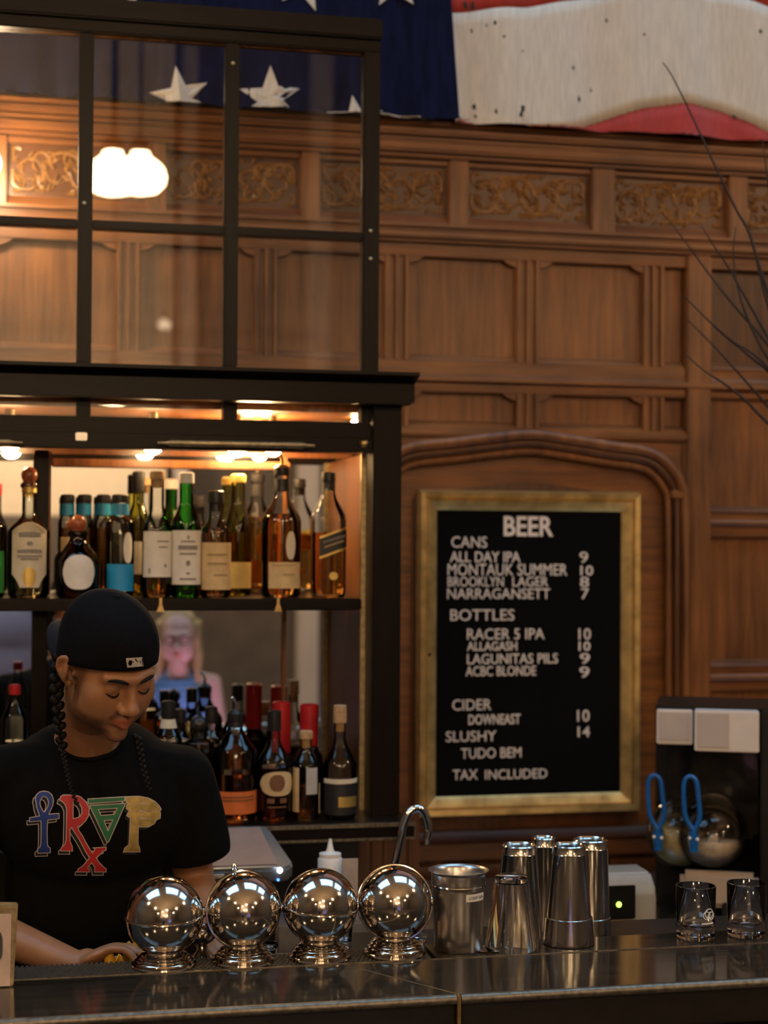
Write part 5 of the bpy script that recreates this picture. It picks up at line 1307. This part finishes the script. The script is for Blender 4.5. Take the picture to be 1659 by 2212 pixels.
ankh = [z4([(150,230),(140,190),(150,145),(185,112),(235,102),(285,112),(322,148),(336,205),(326,262),(300,318),(282,362),(398,352),(398,402),(272,418),(266,480),(264,560),(266,680),(275,720),(300,740),(300,785),(168,790),(165,752),(190,730),(204,690),(206,560),(206,480),(204,425),(78,438),(76,400),(190,380),(170,320),(155,275)]), z4(ring(236,235,52,80,1.3))]
R_ = [z4([(415,200),(425,160),(450,145),(570,145),(640,165),(700,220),(735,290),(730,370),(695,430),(640,480),(605,490),(620,540),(660,600),(690,660),(730,730),(775,800),(800,770),(812,745),(800,738),(925,730),(925,755),(890,770),(850,810),(812,845),(840,890),(890,945),(925,970),(925,1000),(805,1000),(808,965),(790,920),(765,895),(735,930),(715,960),(740,975),(740,1000),(615,1000),(620,972),(660,950),(710,895),(735,860),(750,845),(700,770),(660,690),(620,620),(580,560),(545,500),(520,520),(520,660),(545,720),(548,765),(430,765),(432,735),(470,700),(485,640),(490,400),(490,290),(470,240),(440,210)]), z4([(555,215),(585,205),(630,230),(660,280),(665,340),(640,385),(600,405),(555,408)])]
A_ = [z4([(730,190),(1135,165),(1132,205),(735,235)]), z4([(750,262),(1140,240),(955,662),(940,665)]), z4([(835,300),(1060,285),(1025,362),(870,375)]), z4([(900,425),(1010,415),(955,545),(945,545)])]
P_ = [z4([(1155,165),(1300,160),(1400,180),(1470,215),(1520,265),(1540,300),(1525,325),(1535,350),(1530,400),(1490,415),(1465,460),(1400,495),(1300,495),(1285,480),(1282,690),(1300,735),(1305,775),(1130,775),(1140,740),(1190,700),(1205,400),(1165,370),(1180,340),(1195,320),(1160,290),(1165,250),(1215,245),(1170,230),(1150,200)]),
      z4([(1290,228),(1330,225),(1400,240),(1370,250),(1300,240)]), z4([(1295,305),(1440,320),(1455,332),(1310,325)]), z4([(1300,385),(1340,395),(1430,400),(1420,415),(1310,408)])]
for loops, m, nm in ((ankh,pb,'print_ankh'),(R_,pr_,'print_letter'),(A_,pg,'print_triangle'),(P_,pgo,'print_letter')):
    shape('print_drop', loops, pw, .0022, -6, 7, 1.5); shape('print_shadow', loops, pk, .0028, -6, 7, -.2)
    shape('print_outline', loops, pw, .0034, 0, 0, 1.8); shape(nm, loops, m, .0040)
# cloth in the hand
def cloth():
    c = P(290,2072,2.975); r = thing('cleaning_cloth', 'crumpled yellow cleaning cloth in the bartender hand', 'cloth', (c.x, 2.975, c.z-.02))
    vs_, fs_ = [], []; n = 26
    for i in range(n+1):
        for j in range(n+1):
            u, v = i/n*2-1, j/n*2-1
            z = .020*math.sin(5*u+2*v)+.014*math.sin(7*v-3*u+1)+.008*math.sin(11*u+5*v)-.02*(u*u+v*v)+.012
            vs_.append((u*.055, v*.028, .014+z*1.2+.016*u))
    for i in range(n):
        for j in range(n): a = i*(n+1)+j; fs_.append((a, a+n+1, a+n+2, a+1))
    o = MB().add(vs_, fs_).build('cloth', mat('yellow_cloth', (.62,.33,.015), .85, 0, .12, 90, bump=.3), r, world=False); o.modifiers.new('t', 'SOLIDIFY').thickness = .003
cloth()

# --- guests across the room side of the bar, seen only in the mirrors
YM = 4.045
def mirrored(px, py, Yr):                # where a thing at depth Yr stands so that the mirror shows it at this pixel
    return P(px, py, 2*YM-Yr)
Yw = .72; ey = mirrored(383, 1380, Yw)
HMw = Matrix.Translation((ey.x, Yw, ey.z)) @ Matrix.Rotation(rad(180+8), 4, 'Z') @ Matrix.Rotation(rad(6), 4, 'X') @ Matrix.Scale(1.04, 4) @ Matrix.Translation((0,.085,-.006))
hx, hy, hz = HMw.translation
def stripes(name):
    m, nt, N, L, b = newmat(name); tc = N.new('ShaderNodeTexCoord'); sx = N.new('ShaderNodeSeparateXYZ'); L.new(tc.outputs['Object'], sx.inputs[0])
    f = N.new('ShaderNodeMath'); f.operation = 'MULTIPLY'; f.inputs[1].default_value = 40; L.new(sx.outputs[2], f.inputs[0])
    g = N.new('ShaderNodeMath'); g.operation = 'FRACT'; L.new(f.outputs[0], g.inputs[0]); rp = N.new('ShaderNodeValToRGB'); rp.color_ramp.interpolation = 'CONSTANT'
    rp.color_ramp.elements[0].color = (.12,.30,.55,1); rp.color_ramp.elements[1].color = (.012,.03,.09,1); rp.color_ramp.elements[1].position = .62
    L.new(g.outputs[0], rp.inputs[0]); L.new(rp.outputs[0], b.inputs['Base Color']); b.inputs['Roughness'].default_value = .8; return m
JW = dict(pelvis=(hx+.0,hy-.06,hz-.62), chest=(hx,hy-.05,hz-.33), neck=(hx,hy-.03,hz-.165), shR=(hx+.165,hy-.05,hz-.215), shL=(hx-.165,hy-.05,hz-.215),
          elR=(hx+.21,hy-.04,hz-.48), elL=(hx-.21,hy-.04,hz-.48), wrR=(hx+.10,hy+.17,hz-.52), wrL=(hx-.10,hy+.17,hz-.52), fwd=(0,1,0), cut=(hx,hy+.05,hz-.14))
skin_w = skin_mat('guest_skin', (.66,.42,.36), None)
gw, gbody, _, _ = human('woman with long fair hair, glasses and blue striped top, mirrored behind the bottles', HMw, JW, skin_w, stripes('striped_jersey'), jeans, collar=(.10,.08,.055), fem=True, voxel=.005, shirt_vox=.009, hand=(((0,1,.2),(-1,0,.3),1,.7,.9), ((0,1,.2),(1,0,.3),-1,.7,.9)), thick=.88, tank=True, seed=9)
blond = mat('fair_hair', (.42,.30,.14), .5, 0, .3, 40, stretch=(12,12,1))
hw = MB(); S3 = HMw
hw.ell(S3 @ Vector((0,.028,.050)), (.086,.092,.084), 24, 16)
for s in (-1, 1):
    for k in range(4):
        a = S3 @ Vector((s*(.070+.004*k), .0+.022*k, .05)); b_ = S3 @ Vector((s*(.088-.006*k), .012+.022*k, -.08)); c_ = S3 @ Vector((s*(.082-.01*k), -.02+.03*k, -.24))
        hw.cap(a, b_, .022, .024, 10).cap(b_, c_, .024, .012, 10)
hme = remesh(hw, .006, 4); hme.transform(Matrix.Translation(-WL[gw.name])); link('hair', hme, blond, gw)
gl_ = thing('eyeglasses', 'dark-rimmed eyeglasses on the fair-haired woman, seen in the mirror', 'glasses', S3 @ Vector((0,-.105,.004)))
for s in (-1, 1):
    rim = [S3 @ Vector((s*.033+.024*math.cos(t), -.109+.010*(abs(s*.033+.024*math.cos(t))/.055)**2, .004+.018*math.sin(t))) for t in np.linspace(0, 2*math.pi, 25)[:-1]]
    MB().tube(rim, .0022, 8, True).build('rim', black_p, gl_)
    MB().add([S3 @ Vector((s*.033,-.106,.004))]+rim, [(0, 1+k, 1+(k+1)%24) for k in range(24)]).build('lens', pane_glass, gl_, smooth=False)
    MB().tube([S3 @ Vector((s*.056,-.098,.008)), S3 @ Vector((s*.080,-.03,.012)), S3 @ Vector((s*.082,.02,.010))], .0018, 6).build('temple', black_p, gl_)
MB().tube([S3 @ Vector((-.010,-.110,.008)), S3 @ Vector((0,-.114,.010)), S3 @ Vector((.010,-.110,.008))], .002, 6).build('bridge', black_p, gl_)
ph = thing('smartphone', 'glowing smartphone held up by the fair-haired woman', 'phone', (hx, hy+.27, hz-.50))
TP = Matrix.Rotation(rad(-35), 4, 'X')
MB().box(-.036, .036, -.004, .004, -.07, .07).xf(TP).build('body', black_p, ph, world=False, bevel=.003)
MB().box(-.033, .033, -.0052, -.0045, -.066, .066).xf(TP).build('screen', emit('phone_screen', (.95,.60,.95), 80), ph, world=False)
# the guest standing at the camera
hx, hy, hz = -.16, -.32, 1.70
HMp = Matrix.Translation((hx, hy, hz)) @ Matrix.Rotation(rad(180), 4, 'Z')
JP = dict(pelvis=(hx,hy-.06,hz-.70), chest=(hx,hy-.05,hz-.38), neck=(hx,hy-.03,hz-.18), shR=(hx+.19,hy-.05,hz-.24), shL=(hx-.19,hy-.05,hz-.24),
          elR=(hx+.25,hy-.06,hz-.52), elL=(hx-.25,hy-.06,hz-.52), wrR=(hx+.16,hy+.14,hz-.60), wrL=(hx-.16,hy+.14,hz-.60), fwd=(0,1,0), cut=(hx,hy+.05,hz-.14))
gp, _, _, _ = human('guest in a grey lilac shirt standing at the bar, mirrored at the left edge', HMp, JP, skin_mat('guest_skin_two', (.55,.30,.22), None), mat('lilac_grey_cotton', (.30,.27,.34), .8, 0, .1, 8), jeans, voxel=.006, shirt_vox=.010, hand=(((-.3,.9,0),(-1,0,-.3),1,.6,1.0), ((.3,.9,0),(1,0,-.3),-1,.6,1.0)), thick=1.05, seed=5)
hh = MB().ell(HMp @ Vector((0,.022,.045)), (.083,.098,.083), 24, 16); hme = remesh(hh, .006, 3); hme.transform(Matrix.Translation(-WL[gp.name])); link('hair', hme, mat('brown_hair', (.05,.025,.012), .5, 0, .3, 60), gp)
